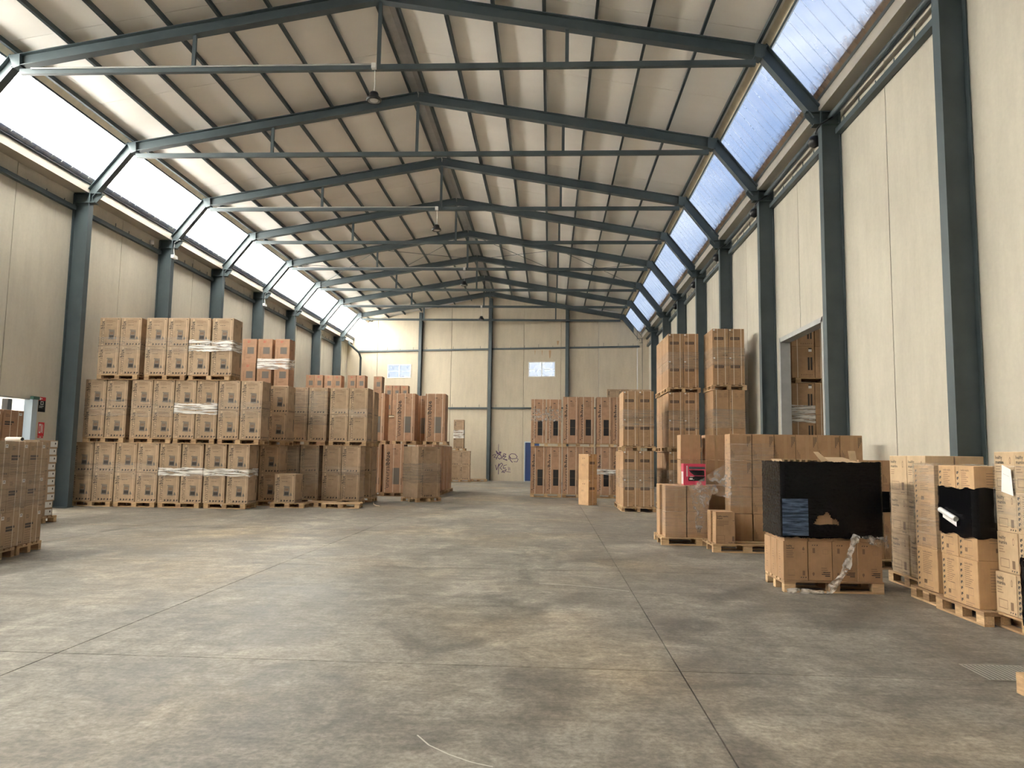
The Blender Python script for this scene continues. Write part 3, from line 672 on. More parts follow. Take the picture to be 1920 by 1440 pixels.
def merge(mbs):
    m_ = MB()
    for q in mbs:
        k = len(m_.v); m_.v += q.v; mp_ = [m_.mi(x) for x in q.mats]
        m_.f += [tuple(a+k for a in f) for f in q.f]; m_.m += [mp_[i] for i in q.m]
    return m_
def wordmark(a, x, z, L, hgt):
    x = .225*a.w; hgt = .155
    a.text('universal', x, z, INK, height=hgt, length=L*.66, vert=True)
    a.text('blue', x, z+L*.675, INK, height=hgt, length=L*.325, vert=True, bold=True)
def stove(a, x, z, s):
    a.k = 1; a.poly([(x, z), (x+.5*s, z-.03*s), (x+.52*s, z+.75*s), (x+.06*s, z+.78*s)], INK3)
    a.k = 2; a.rect(x+.10*s, x+.44*s, z+.42*s, z+.66*s, INKF); a.rect(x+.08*s, x+.45*s, z+.08*s, z+.34*s, INK)
    a.k = 3; a.rect(x+.12*s, x+.41*s, z+.50*s, z+.53*s, INK); a.rect(x+.12*s, x+.41*s, z+.58*s, z+.61*s, INK)
    a.k = 1; a.poly([(x-.05*s, z+.80*s), (x+.5*s, z+.78*s), (x+.55*s, z+.84*s), (x+.02*s, z+.88*s)], INK3)
    a.poly([(x+.55*s, z), (x+.78*s, z+.02*s), (x+.70*s, z+.22*s), (x+.62*s, z+.30*s)], INK3); a.k = 0

def art_for(kind, w, d, h):
    out = []; a = Art(w, d, h)
    if kind in ('stove', 'plainstove'):
        a.k = 0; a.rect(.145*w, .20*w, .03, h-.03, LITE); a.rect(.86*w, .89*w, .03, h-.03, LITE); a.k = 1
        wordmark(a, .15*w, .07, h*.80, .135*w/.62*.62)
        a.lines(.30*w, h-.07, .50*w, 4, INK2); a.symbols(.36*w, h*.73, 5, .022, INK); a.rect(.86*w, .93*w, h-.05, h-.035, INK)
        if kind == 'stove': stove(a, .45*w, .20, .33)
        else: a.frame(.28*w, .86*w, .10, h*.70, .004, INKF); a.lines(.34*w, h*.52, .2, 3, INKF)
        a.symbols(.30*w, .035, 5 if kind == 'stove' else 4, .058, INK); a.rect(.925*w, .94*w, .14, .30, INK2)
        b_ = Art(w, d, h, 'right'); b_.symbols(.10*d, .035, 6, .058, INK); b_.rect(.84*d, .90*d, h*.35, h*.80, INK); b_.lines(.2*d, h*.8, .3*d, 4, INK2); b_.finish(out)
    elif kind == 'window':
        a.lines(.35*w, h-.06, .25*w, 4, RED); a.rect(.36*w, .82*w, h*.38, h*.66, INK3); a.text('universalblue', .22*w, .1, INK2, height=.06, length=h*.55, vert=True)
        a.lines(.3*w, h*.25, .4*w, 3, INK2); b_ = Art(w, d, h, 'right'); b_.lines(.3*d, h*.6, .3*d, 3, INK2); b_.finish(out)
    elif kind in ('fridge', 'fridgewide', 'fridgeshort'):
        a.text('universal', .31*w, h*.10, INK, height=.31*w, length=h*.47, vert=True); a.text('blue', .31*w, h*.58, INK, height=.31*w, length=h*.27, vert=True, bold=True)
        a.poly([(.08*w, h*.07), (.14*w, h*.07), (.14*w, h*.09), (.08*w, h*.09)], INK)
        a.rect(.46*w, .60*w, h*.90, h*.915, INK); a.lines(.46*w, h*.89, .30*w, 7, INK2, .03, .010); a.rect(.80*w, .86*w, h*.90, h*.91, INK)
        a.rect(.46*w, .80*w, h*.17, h*.51, INK3 if kind == 'fridgewide' else BLACKP); a.k = 1; a.rect(.46*w, .80*w, h*.335, h*.34, INK2)
        a.rect(.88*w, .92*w, h*.16, h*.30, INK2)
        b_ = Art(w, d, h, 'right'); b_.symbols(.3*d, h*.66, 2, .07, INK2); b_.rect(.3*d, .34*d, h*.66, h*.74, INK2); b_.finish(out)
    elif kind in ('bar', 'barbox'):
        a.lines(.14*w, h-.07, .22*w, 3, INK); a.rect(.12*w, .70*w, h*.60, h*.70, INK); a.k = 1
        for q in range(5): a.rect((.17+.1*q)*w, (.235+.1*q)*w, h*.615, h*.685, INK2)
        a.k = 0; a.lines(.12*w, h*.50, .62*w, 6, INK2, .05, .008); a.symbols(.66*w, .03, 3, .03, INK); a.k = 2; a.rect(.05*w, .16*w, h-.055, h-.02, WHITE)
        b_ = Art(w, d, h, 'left'); b_.k = 1; b_.symbols(.4*d, h*.80, 2, .05, INK2); b_.lines(.3*d, h*.6, .3*d, 3, INKF); b_.finish(out)
        c_ = Art(w, d, h, 'right'); c_.text('universalblue', .45*d, .1*h, INK, height=.1, length=h*.7, vert=True); c_.lines(.55*d, h*.8, .3*d, 8, INK2); c_.finish(out)
    elif kind == 'vertbar':
        a.text('universalblue', .22*w, .12*h, INK, height=.09, length=h*.7, vert=True); a.lines(.34*w, h*.88, .25*w, 6, INK2); a.lines(.70*w, h*.88, .22*w, 6, INK2)
    elif kind == 'square':       # H block
        for q in range(3): a.rect((.05+.055*q)*w, (.075+.055*q)*w, h*.08, h*(.42-.08*q), INK2)
        for q in range(4): a.rect((.80+.045*q)*w, (.82+.045*q)*w, h*(.52+.07*q), h*.92, INK)
        b_ = Art(w, d, h, 'left'); b_.symbols(.35*d, h*.72, 1, .05, INK2); b_.symbols(.35*d, h*.2, 1, .05, INK2); b_.lines(.4*d, h*.5, .2*d, 2, INKF); b_.finish(out)
    elif kind in ('fryer', 'fryerturned'):
        if kind == 'fryer':
            a.text('healthy', .12*w, h*.86, INK, height=.034, length=.24*w, bold=True); a.text('mamba fryer', .12*w, h*.80, INK, height=.034, length=.34*w, bold=True); a.lines(.12*w, h*.755, .42*w, 4, INK2, .024, .008)
            a.frame(.18*w, .46*w, h*.14, h*.27, .004, INKF); a.rect(.18*w, .46*w, h*.12, h*.13, INK2); a.rect(.78*w, .88*w, h*.13, h*.25, INK2); a.symbols(.70*w, h*.065, 3, .017, INK)
            a.poly([(.80*w, h*.77), (.86*w, h*.77), (.88*w, h*.80), (.83*w, h*.87), (.78*w, h*.80)], INK2); a.rect(.79*w, .87*w, h*.715, h*.72, INK)
        else:
            a.symbols(.18*w, h*.885, 3, .017, INK); a.rect(.20*w, .30*w, h*.70, h*.83, INK2); a.frame(.62*w, .84*w, h*.68, h*.80, .004, INKF); a.rect(.60*w, .84*w, h*.84, h*.845, INKF)
            a.lines(.55*w, h*.33, .38*w, 4, INK2, .024, .008); a.rect(.62*w, .90*w, h*.20, h*.225, INK); a.rect(.56*w, .90*w, h*.155, h*.18, INK); a.rect(.70*w, .90*w, h*.11, h*.135, INK)
            a.poly([(.19*w, h*.21), (.17*w, h*.17), (.22*w, h*.11), (.27*w, h*.17), (.25*w, h*.21)], INK2)
        b_ = Art(w, d, h, 'left'); b_.lines(.3*d, h*.7, .25*d, 4, INK2, .03); b_.lines(.35*d, h*.3, .25*d, 3, INK2, .03); b_.finish(out)
    elif kind in ('symbol', 'symbolb'):      # Q block: strip of handling symbols down the edge
        a.rect(.02*w, .03*w, .01, h-.01, INKF); a.rect(.20*w, .208*w, .01, h-.01, INKF)
        for q in range(7): a.k = 0; a.symbols(.07*w, h*(.06+.125*q), 1, .042, INK)
        a.text('healthy mamba', .30*w, h*.885, INK2, height=.03, length=.44*w, bold=True); a.lines(.30*w, h*.85, .46*w, 11, INK2, .021, .006)
        a.frame(.48*w, .74*w, h*.24, h*.40, .004, INKF); a.rect(.34*w, .48*w, h*.15, h*.24, INK2); a.lines(.30*w, h*.09, .5*w, 2, INKF)
        b_ = Art(w, d, h, 'right'); b_.lines(.2*d, h*.85, .55*d, 9, INKF, .028, .007); b_.rect(.3*d, .55*d, h*.18, h*.27, INK2); b_.finish(out)
    elif kind in ('mamba', 'mambab'):        # R block
        a.text('healthy', .08*w, h*.82, INK, height=.05, length=.34*w, bold=True); a.text('mamba', .08*w, h*.70, INK, height=.05, length=.40*w, bold=True); a.lines(.08*w, h*.64, .30*w, 3, INK2, .026, .007)
        a.frame(.12*w, .56*w, h*.12, h*.34, .006, INK2); a.rect(.70*w, .84*w, h*.12, h*.32, INK2); a.symbols(.66*w, h*.04, 3, .022, INK)
        a.poly([(.76*w, h*.70), (.82*w, h*.70), (.83*w, h*.82), (.79*w, h*.88), (.75*w, h*.82)], INK2); a.k = 1; a.poly([(.775*w, h*.72), (.805*w, h*.72), (.815*w, h*.81), (.79*w, h*.85), (.765*w, h*.81)], KRAFT_PALE)
    elif kind == 'bigbars':      # L block, faces the camera side
        a.lines(.10*w, h-.08, .22*w, 3, INK); a.rect(.08*w, .52*w, h*.54, h*.60, INK); a.rect(.08*w, .42*w, h*.46, h*.52, INK); a.lines(.08*w, h*.40, .5*w, 6, INK2, .035, .006); a.symbols(.72*w, .03, 3, .028, INK)
        a.k = 1; a.rect(.76*w, .90*w, h-.10, h-.05, WHITE); a.k = 2; a.rect(.78*w, .88*w, h-.08, h-.075, INK); a.rect(.80*w, .86*w, h-.07, h-.06, INK)
    elif kind == 'annex':
        a.lines(.10*w, h*.92, .40*w, 18, INKF, .035, .008); a.rect(.70*w, .78*w, h*.25, h*.66, INK); a.rect(.82*w, .90*w, h*.25, h*.66, INK); a.symbols(.40*w, h*.08, 6, .035, INK2)
        a.k = 1; a.rect(.74*w, .88*w, h*.84, h*.92, WHITE); a.rect(.74*w, .88*w, h*.92, h*.96, INK)
    elif kind == 'slab':
        b_ = Art(w, d, h, 'right'); b_.rect(.58*d, .96*d, h*.12, h*.88, WHITE); b_.k = 1; b_.rect(.82*d, .88*d, h*.45, h*.70, INK); b_.k = 0; b_.rect(.05*d, .30*d, h*.3, h*.7, INKF); b_.finish(out)
    elif kind == 'smallbox':
        a.text('healthy mamba', .06*w, h*.84, INK, height=.04, length=.58*w, bold=True); a.text('fryer', .06*w, h*.775, INK, height=.04, length=.3*w, bold=True); a.lines(.06*w, h*.72, .62*w, 4, INK2, .026, .009)
        a.frame(.02*w, .46*w, h*.03, h*.27, .005, INK2); a.rect(.02*w, .46*w, h*.14, h*.146, INK2); a.rect(.84*w, .95*w, h*.09, h*.24, INK2); a.symbols(.66*w, h*.03, 4, .018, INK); a.rect(.88*w, .97*w, h*.72, h*.74, INK2)
        b_ = Art(w, d, h, 'left')
        for q in range(5): b_.symbols(.3*d, h*(.45+.09*q), 1, .04, INK2)
        b_.finish(out)
    a.finish(out)
    return merge(out) if out else None

KINDS = {}
def kind(name, w, d, h, mat, art=None, straps=(), tape=None, words_='cardboard carton'):
    parts = []
    for v in range(3):
        me = bpy.data.meshes.new('carton_body'); bm = bmesh.new()
        bmesh.ops.create_cube(bm, size=1); r = random.Random(hash(name) % 97+v) if False else random.Random(v+len(name))
        bmesh.ops.bevel(bm, geom=bm.edges[:], offset=.012, segments=1, affect='EDGES')
        for vt in bm.verts:
            vt.co.x = vt.co.x*w + r.uniform(-.0015, .0015); vt.co.y = vt.co.y*d + r.uniform(-.0008, .0008); vt.co.z = (vt.co.z+.5)*h
        # slightly undo bevel stretching on long boxes
        bm.to_mesh(me); bm.free(); me.materials.append(mat); parts.append(me)
    am = art_for(art, w, d, h) if art else None
    am = am.mesh('surface_print') if am else None
    sm = []
    for sx in straps:
        f = MB(); x = -w/2+sx*w; t = .0045
        f.box(x-.009, x+.009, -d/2-t, -d/2-.0022, .0, h, STRAP); f.box(x-.009, x+.009, -d/2-t, d/2+t, h, h+.0015, STRAP); f.box(x-.009, x+.009, d/2+.0022, d/2+t, .0, h, STRAP)
        sm.append(f.mesh('strap'))
    tm = None
    if tape is not None:
        f = MB(); x = -w/2+tape*w
        f.box(x-.028, x+.028, -d/2-.002, -d/2-.0006, 0, h, TAPE); f.box(x-.028, x+.028, -d/2, d/2, h, h+.0008, TAPE); f.box(x-.028, x+.028, d/2+.0006, d/2+.002, 0, h, TAPE); tm = f.mesh('packing_tape')
    KINDS[name] = dict(w=w, d=d, h=h, body=parts, art=am, straps=sm, tape=tm, words=words_)
def carton(k, x, y, z, label, group, rot=0, cat='box'):
    K = KINDS[k]; o = link('carton', R.choice(K['body']), None, (x, y, z), rot+R.uniform(-.006, .006))
    tag(o, label, cat, group)
    if K['art']: link('surface_print', K['art'], o)
    for s_ in K['straps']: link('strap', s_, o)
    if K['tape']: link('packing_tape', K['tape'], o)
    return o
def front(k, xl, yf, z, label, group): # carton facing the camera end: xl = edge toward the doorway wall, yf = front face
    K = KINDS[k]; return carton(k, xl+K['w']/2, yf+K['d']/2+R.uniform(0, .012), z, label, group)
def side(k, xf, yn, z, label, group):  # carton facing the doorway wall: xf = face, yn = edge nearer the camera
    K = KINDS[k]; return carton(k, xf+K['d']/2+R.uniform(0, .012), yn+K['w']/2, z, label, group, -PI/2)

# ---- pallets
PAL = {}
def pal_meshes(L, W):
    k = (round(L, 2), round(W, 2))
    if k in PAL: return PAL[k]
    out = []
    def bx(nm, cx, cyy, cz, lx, ly, lz):
        f = MB(); f.box(-lx/2, lx/2, -ly/2, ly/2, 0, lz, WOOD); out.append((nm, f.mesh(nm), (cx, cyy, cz)))
    wb_ = [.14, .10, .14, .10, .14]; tot = sum(wb_); gap = (W-tot)/4; y = -W/2
    for b_ in wb_: bx('top_board', 0, y+b_/2, .122, L, b_-.002, .021); y += b_+gap
    for cx in (-L/2+.07, 0, L/2-.07):
        bx('cross_board', cx, 0, .100, .14, W, .0215)
        for cyy in (-W/2+.05, 0, W/2-.05): bx('block', cx, cyy, .022, .138 if abs(cx) > .01 else .14, .098, .0775)
    for cyy in (-W/2+.05, 0, W/2-.05): bx('bottom_board', 0, cyy, 0, L, .098, .0215)
    PAL[k] = out; return out
def pallet(cx, cyy, z, label, group, L=1.2, W=.8, rot=0):
    o = thing('pallet', label, 'pallet', (cx, cyy, z), rot, group)
    for nm, me, lc in pal_meshes(L, W): link(nm, me, o, lc)
    return o
PH = .144

# ---- stretch film rings
def film_ring(label, x0, x1, y0, y1, z0, z1, mat, seed=0, off=.014, amp=.004, wavy=.02, rot=0, org=None, name='stretch_wrap', hole=None, dn=.09, smooth=True, openback=False):
    r = random.Random(seed); pts = []
    x0 -= off; x1 += off; y0 -= off; y1 += off; c_ = .03
    def seg(a, b_):
        L = math.dist(a, b_); n_ = max(2, int(L/dn)); return [(a[0]+(b_[0]-a[0])*i/n_, a[1]+(b_[1]-a[1])*i/n_) for i in range(n_)]
    P = [(x0+c_, y0), (x1-c_, y0), (x1, y0+c_), (x1, y1-c_), (x1-c_, y1), (x0+c_, y1), (x0, y1-c_), (x0, y0+c_)]
    for a, b_ in zip(P, P[1:]+P[:1]): pts += seg(a, b_)
    nz = max(3, int((z1-z0)/(dn*.7))); n_ = len(pts); vs = []; cxx, cyy = (x0+x1)/2, (y0+y1)/2
    lo = [r.uniform(-wavy, wavy) for _ in range(n_)]; hi_ = [r.uniform(-wavy, wavy) for _ in range(n_)]
    lo = [(lo[i-1]+lo[i]+lo[(i+1) % n_])/3 for i in range(n_)]; hi_ = [(hi_[i-1]+hi_[i]+hi_[(i+1) % n_])/3 for i in range(n_)]
    for j in range(nz+1):
        t = j/nz
        for i, (x, y) in enumerate(pts):
            e = r.uniform(-amp, amp); dx, dy = x-cxx, y-cyy
            sx = (1 if dx > 0 else -1) if abs(dx)/(x1-x0) > .49 else 0; sy_ = (1 if dy > 0 else -1) if abs(dy)/(y1-y0) > .49 else 0
            vs.append((x+sx*e, y+sy_*e, z0+lo[i]+(z1+hi_[i]-z0-lo[i])*t))
    fs = []
    for j in range(nz):
        for i in range(n_):
            f = (j*n_+i, j*n_+(i+1) % n_, (j+1)*n_+(i+1) % n_, (j+1)*n_+i)
            if hole:
                cx_ = sum(vs[q][0] for q in f)/4; cz_ = sum(vs[q][2] for q in f)/4; cy_ = sum(vs[q][1] for q in f)/4
                if hole(cx_, cy_, cz_): continue
            fs.append(f)
    mb = MB(); mb.add(vs, fs, mat); me = mb.mesh(name, smooth)
    if rot:
        for v in me.vertices:
            q = Matrix.Rotation(rot, 3, 'Z') @ (v.co - Vector((org[0], org[1], 0))) + Vector((org[0], org[1], 0)); v.co = q
    o = link(name, me); tag(o, label, 'plastic wrap', None); return o

exec_parts = []
# ------------------------------------------------------------------ carton kinds
kind('stove', .62, .64, .835, KRAFT, 'stove')
kind('stoveb', .60, .64, .85, KRAFT, 'plainstove')
kind('stovew', .62, .40, .85, KRAFT, 'plainstove')
kind('window', .50, .55, .83, KRAFT_RED, 'window')
kind('windowm', .42, .55, .83, KRAFT_RED, 'window')
kind('tallwide', 1.24, .60, 1.68, KRAFT_RED, None)
kind('tallmid', .84, .60, 1.68, KRAFT_RED, None)
kind('tallplain', .60, .60, 1.68, KRAFT_RED, None)
kind('fridge', .60, .70, 1.84, KRAFT_RED, 'fridge', (.30, .86))
kind('fridgeshort', .575, .70, 1.73, KRAFT_RED, 'fridge', (.22, .80))
kind('fridgewide', .78, .72, 1.83, KRAFT_RED, 'fridgewide', (.10, .50, .86))
kind('bar', .455, .60, .83, KRAFT_DARK, 'bar', (.32, .80))
kind('barbox', .40, .48, .85, KRAFT_WARM, 'barbox', (.5,))
kind('vertbar', .455, .60, .83, KRAFT_DARK, 'vertbar', (.2,))
kind('square', .386, .40, .477, KRAFT_DARK, 'square', (), .52)
kind('squareplain', .386, .40, .477, KRAFT_DARK, None, (), .52)
kind('squareblank', .40, .40, .482, KRAFT_WARM, 'square')
kind('fryer', .292, .262, .475, KRAFT_DARK, 'fryer')
kind('fryerturned', .292, .262, .475, KRAFT_DARK, 'fryerturned')
kind('symbol', .345, .60, .478, KRAFT_WARM, 'symbol')
kind('symbolw', .47, .60, .478, KRAFT_WARM, 'symbol')
kind('mamba', .33, .50, .395, KRAFT_PALE, 'mamba')
kind('mambas', .33, .50, .395, KRAFT_PALE, 'symbol')
kind('tanside', .48, .345, .515, KRAFT_PALE, 'mamba')
kind('bigbars', .575, .50, .525, KRAFT, 'bigbars', (.42, .72))
kind('bigbarsb', .56, .50, .555, KRAFT_RED, 'bigbars', (.35, .72))
kind('annex', .60, .60, .84, KRAFT_DARK, 'annex', (.25,))
kind('slab', .44, .60, .165, KRAFT, 'slab')
kind('smallbox', .33, .27, .55, KRAFT_DARK, 'smallbox')
kind('brown', .34, .40, .37, KRAFT_DARK, 'square')

LAY2 = ('lower', 'upper')
TIER3 = ('bottom', 'middle', 'top'); TIER2 = ('bottom', 'top')
# ---- A: the long stove-carton block, three pallet tiers
GA = 'stove-print cartons of the long block'
tiers = [[-13.70, -13.06, -12.41, -11.77, -11.12, -10.47, -9.80, -9.13], [-13.44, -12.80, -12.06, -11.42, -10.78, -10.14, -9.49, -8.84], [-13.15, -12.51, -11.74, -11.10, -10.45, -9.78]]
for t, xs in enumerate(tiers):
    z0 = t*(PH+1.67+.002)
    for c_ in range(0, len(xs), 2):
        px = (xs[c_]+xs[c_+1]+.62)/2
        pallet(px, 21.02, z0, 'pallet under %s-tier stove-print cartons, %s pallet from the doorway wall' % (TIER3[t], ORD[c_//2]), 'pallets of the stove-print block')
        dense = (t, c_) in ((0, 6), (1, 4), (2, 4), (0, 4))
        film_ring('%s around %s-tier stove-print cartons, %s pallet from doorway wall' % ('bunched white film' if dense else 'clear film', TIER3[t], ORD[c_//2]), xs[c_], xs[c_+1]+.62, 20.65, 21.30, z0+PH+(.70 if dense else .62), z0+PH+(1.02 if dense else 1.10), FILMW if dense and t else FILM, t*10+c_, .016, .004, .05)
        if dense and not t:
            film_ring('bright crumpled film over %s-tier stove-print cartons, %s pallet' % (TIER3[t], ORD[c_//2]), xs[c_], xs[c_+1]+.62, 20.65, 21.30, z0+PH+.78, z0+PH+.98, FILMW, t*10+c_+3, .026, .004, .05)
    for c_, x in enumerate(xs):
        for ly in (0, 1):
            front('stove', x, 20.65, z0+PH+ly*.836, 'stove-print carton, %s layer of %s tier, %s column from doorway wall, long block' % (LAY2[ly], TIER3[t], ORD[c_]), GA)
# second row behind, only its end shows
for t in (0, 1):
    z0 = t*(PH+1.67+.002); xs = [-9.45+.3*t*.6, -8.78+.3*t*.6]
    pallet(xs[0]+.65, 22.42, z0, '%s-tier pallet of the shaded row behind the long stove-print block' % TIER3[t], 'pallets behind the stove-print block')
    for c_, x in enumerate(xs):
        for ly in (0, 1): front('stove', x, 22.08, z0+PH+ly*.836, 'shaded stove-print carton behind the long block, %s tier, %s layer, %s column' % (TIER3[t], LAY2[ly], ORD[c_]), 'stove-print cartons behind the long block')
# ---- B: plainer cartons, two tiers
for t, xs in enumerate(([-8.56, -7.92, -7.20, -6.59], [-8.36, -7.72, -7.03, -6.41])):
    z0 = t*(PH+1.70+.002)
    for c_ in (0, 2):
        pallet((xs[c_]+xs[c_+1]+.60)/2, 23.62, z0, '%s-tier pallet of the plain-faced cartons, %s aisle' % (TIER2[t], 'away from' if c_ == 0 else 'beside the'), 'pallets of the plain-faced block')
        if c_ == 0: film_ring('hazy film over the %s-tier plain-faced cartons away from the aisle' % TIER2[t], xs[0], xs[1]+.60, 23.25, 23.9, z0+PH+.5, z0+PH+1.6, FILMD, 5+t)
        else: film_ring('clear film over the %s-tier plain-faced cartons beside the aisle' % TIER2[t], xs[2], xs[3]+.60, 23.25, 23.9, z0+PH+.75, z0+PH+1.05, FILM, 8+t)
    for c_, x in enumerate(xs):
        for ly in (0, 1): front('stoveb', x, 23.25, z0+PH+ly*.851, 'plain-faced carton, %s tier, %s layer, %s column counted toward the aisle' % (TIER2[t], LAY2[ly], ORD[c_]), 'plain-faced cartons of the second block')
for t in (0, 1):
    z0 = t*(PH+1.70+.002); pallet(-6.55, 24.95, z0, '%s-tier pallet behind the plain-faced cartons' % TIER2[t], 'pallets behind the plain-faced block', 1.3)
    for ly in (0, 1):
        for c_ in (0, 1): front('stoveb', -7.15+.62*c_+.0, 24.6, z0+PH+ly*.851, 'carton in the row behind the plain-faced block, %s tier, %s layer, %s' % (TIER2[t], LAY2[ly], ('inner', 'aisle side')[c_]), 'cartons behind the plain-faced block')
# ---- T2: reddish cartons on top behind
def support(x0, n_, w, y, tiers_, ph):
    for t in range(tiers_):
        z0 = t*(PH+1.68+.002); pallet(x0+n_*w/2, y+.34, z0, 'tier %s pallet hidden low %s' % (ORD[t], ph), 'pallets %s' % ph, max(.86, n_*w) if n_ > 1 else w)
        carton('tallplain' if n_ == 1 else 'tallmid' if w < .5 else 'tallwide', x0+w*n_/2, y+.34, z0+PH, 'unprinted tall crate carton %s, tier %s' % (ph, ORD[t]), 'tall cartons %s' % ph)
    return tiers_*(PH+1.68+.002)
zt = support(-10.62, 3, .62, 24.55, 2, 'under the reddish top cartons')
pallet(-9.7, 24.9, zt, 'pallet under the reddish picture-print cartons above the stove block', 'pallets up high', 1.8)
for c_, x in enumerate((-10.55, -10.0, -9.40)):
    for ly in (0, 1): front('window', x, 24.55, zt+PH+ly*.832, 'reddish picture-print carton high up, %s layer, %s from the doorway wall' % (LAY2[ly], ORD[c_]), 'reddish picture-print cartons')
film_ring('bunched white film round the high reddish picture-print cartons', -10.0, -8.90, 24.55, 25.12, zt+PH+.62, zt+PH+.98, FILMW, 3)
# far tops
for q, (xs, y, ph) in enumerate((([-12.15, -11.72], 36.0, 'first far group'), ([-11.25, -10.82], 36.1, 'second far group'), ([-10.05, -9.60], 36.0, 'third far group'), ([-8.84], 36.4, 'fourth far group'), ([-9.35, -8.90, -8.45], 41.2, 'farthest group'))):
    n_ = 2 if len(xs) > 1 else 1
    zt = support(xs[0], max(1, n_), .44 if n_ == 2 else .62, y, 2, 'of the '+ph); pallet(xs[0]+.22*len(xs), y+.35, zt, 'pallet under the top cartons of the %s by the doorway wall' % ph, 'far pallets', max(.85, .46*len(xs)) if n_ == 2 else .6)
    for c_, x in enumerate(xs):
        for ly in (0, 1): front('windowm', x, y, zt+PH+ly*.832, '%s of top cartons by the doorway wall, %s layer, column %s' % (ph, LAY2[ly], ORD[c_]), 'far top cartons')
# ---- C: wide fridge cartons
for t in (0, 1):
    z0 = t*(PH+1.83+.002)
    if t == 0: sets = [(-7.25, 28.3, 'shaded'), (-6.36, 28.15, 'readable'), (-5.16, 28.3, 'aisle')]
    else: sets = [(-7.18, 28.3, 'shaded'), (-6.00, 28.3, 'readable'), (-4.82, 28.3, 'aisle')]
    for x, y, w_ in sets:
        pallet(x+.39, y+.40, z0, '%s-tier pallet under the %s wide tall carton' % (TIER2[t], w_), 'pallets of the wide tall cartons', .92)
        front('fridgewide', x, y, z0+PH, '%s-tier wide tall carton with big wordmark, %s one' % (TIER2[t], w_), 'wide tall cartons beside the aisle')
for q in range(4):
    y = 29.35+q*1.0; pallet(-4.77, y+.4, 0, 'pallet of the receding tall cartons, %s back from the front one' % ORD[q], 'pallets of the receding tall cartons', .92)
    front('fridgewide', -5.16, y, PH, 'tall carton seen from its side, %s behind the aisle one' % ORD[q], 'receding wide tall cartons')
for q, x in enumerate((-5.55, -6.6)):
    z0 = 0
    pallet(x+.39, 29.75, 0, 'rear bottom-tier pallet in the wide tall group, %s from the aisle' % ORD[q], 'rear pallets of wide tall cartons', .92) if q else None
    if q: front('fridgewide', x, 29.35, PH, 'rear bottom-tier wide tall carton away from the aisle', 'rear wide tall cartons')
pallet(-5.16, 29.75, PH+1.832, 'upper rear pallet between the two front tall cartons', 'rear pallets of wide tall cartons', .92)
front('fridgewide', -5.55, 29.35, PH*2+1.832, 'rear upper tall carton seen through the gap between two others', 'rear wide tall cartons')
# ---- D: far heater stack beside the post
pallet(-5.35, 44.4, 0, 'far bottom pallet against the end wall', 'far end pallets', 1.3)
for x, w_ in ((-5.97, 'shaded'), (-5.35, 'aisle')):
    for ly in (0, 1): front('stovew', x, 44.0, PH+ly*.851, 'far bottom-tier carton by the end wall, %s column, %s layer' % (w_, LAY2[ly]), 'far end cartons')
pallet(-5.55, 44.4, PH+1.704, 'far upper pallet against the end wall', 'far end pallets', 1.0)
for ly in (0, 1): front('stovew', -5.75, 44.0, 2*PH+1.704+ly*.851, 'far upper-tier carton by the end wall, %s layer' % LAY2[ly], 'far end cartons')
film_ring('white film across the far upper cartons by the end wall', -5.75, -5.13, 44.0, 44.4, 2*PH+1.704+.6, 2*PH+1.704+1.1, FILMW, 9)
pallet(-4.35, 45.6, 0, 'empty pallet lying by the foot of the end wall post', 'far end pallets', 1.0)
# ---- P3: turned pallet with four cartons in film, in front of the wide tall cartons
a3 = math.atan2(.64, -.77) ; th = math.atan2(.77, .64)
kind('wrapbox', 1.0, .39, .865, KRAFT, 'plainstove')
c0 = Vector((-4.45, 24.9)); du = Vector((math.cos(th), math.sin(th))); dv = Vector((-math.sin(th), math.cos(th)))
pc = c0 + du*.55 + dv*.42
pallet(pc.x, pc.y, 0, 'turned pallet with four cartons in the aisle', 'loose pallets', 1.1, .84, th)
for q in (0, 1):
    for ly in (0, 1):
        p = c0 + du*.55 + dv*(.22+.405*q)
        carton('wrapbox', p.x, p.y, PH+ly*.867, 'film-wrapped carton on the turned pallet, %s column, %s layer' % (('facing the hall', 'behind it')[q], LAY2[ly]), 'cartons on the turned pallet', th)
film_ring('film belt around the cartons on the turned pallet', pc.x-.5, pc.x+.5, pc.y-.40, pc.y+.40, PH+.5, PH+1.15, FILMD, 11, .03, .004, .05, th, (pc.x, pc.y))
# ---- E: tall cartons beyond the aisle on the opening side
for t in (0, 1):
    z0 = t*(PH+1.84+.002)
    for q, xp in enumerate((-.77, .50, 1.82)):
        pallet(xp+.62, 29.72, z0, '%s-tier pallet under tall wordmark cartons, %s from the blue door' % (TIER2[t], ORD[q]), 'pallets of the tall wordmark cartons', 1.22)
        for c_ in (0, 1):
            kk = 'fridgeshort' if (t == 1 and q == 0) else 'fridge'
            front(kk, xp+.02+c_*.615, 29.35, z0+PH, 'tall dark-picture carton, %s tier, %s column from the blue door' % (TIER2[t], ORD[q*2+c_]), 'tall wordmark cartons near the blue door')
film_ring('torn clear film on the upper tall cartons by the blue door', -.75, .46, 29.35, 30.05, 2*PH+1.842+.85, 2*PH+1.842+1.35, FILMT, 12)
film_ring('two thin film bands on the lower tall cartons behind the wrapped stack', 1.84, 3.05, 29.35, 30.05, PH+.78, PH+1.0, FILMW, 13)
zt = support(3.25, 4, .62, 42.6, 2, 'in the far opening-side corner'); pallet(4.5, 42.95, zt, 'high pallet in the far opening-side corner', 'far corner pallets', 2.4)
for c_ in range(4):
    for ly in (0, 1): front('stovew', 3.27+c_*.63, 42.6, zt+PH+ly*.851, 'top carton in the far opening-side corner, %s layer, column %s' % (LAY2[ly], ORD[c_]), 'far corner top cartons')
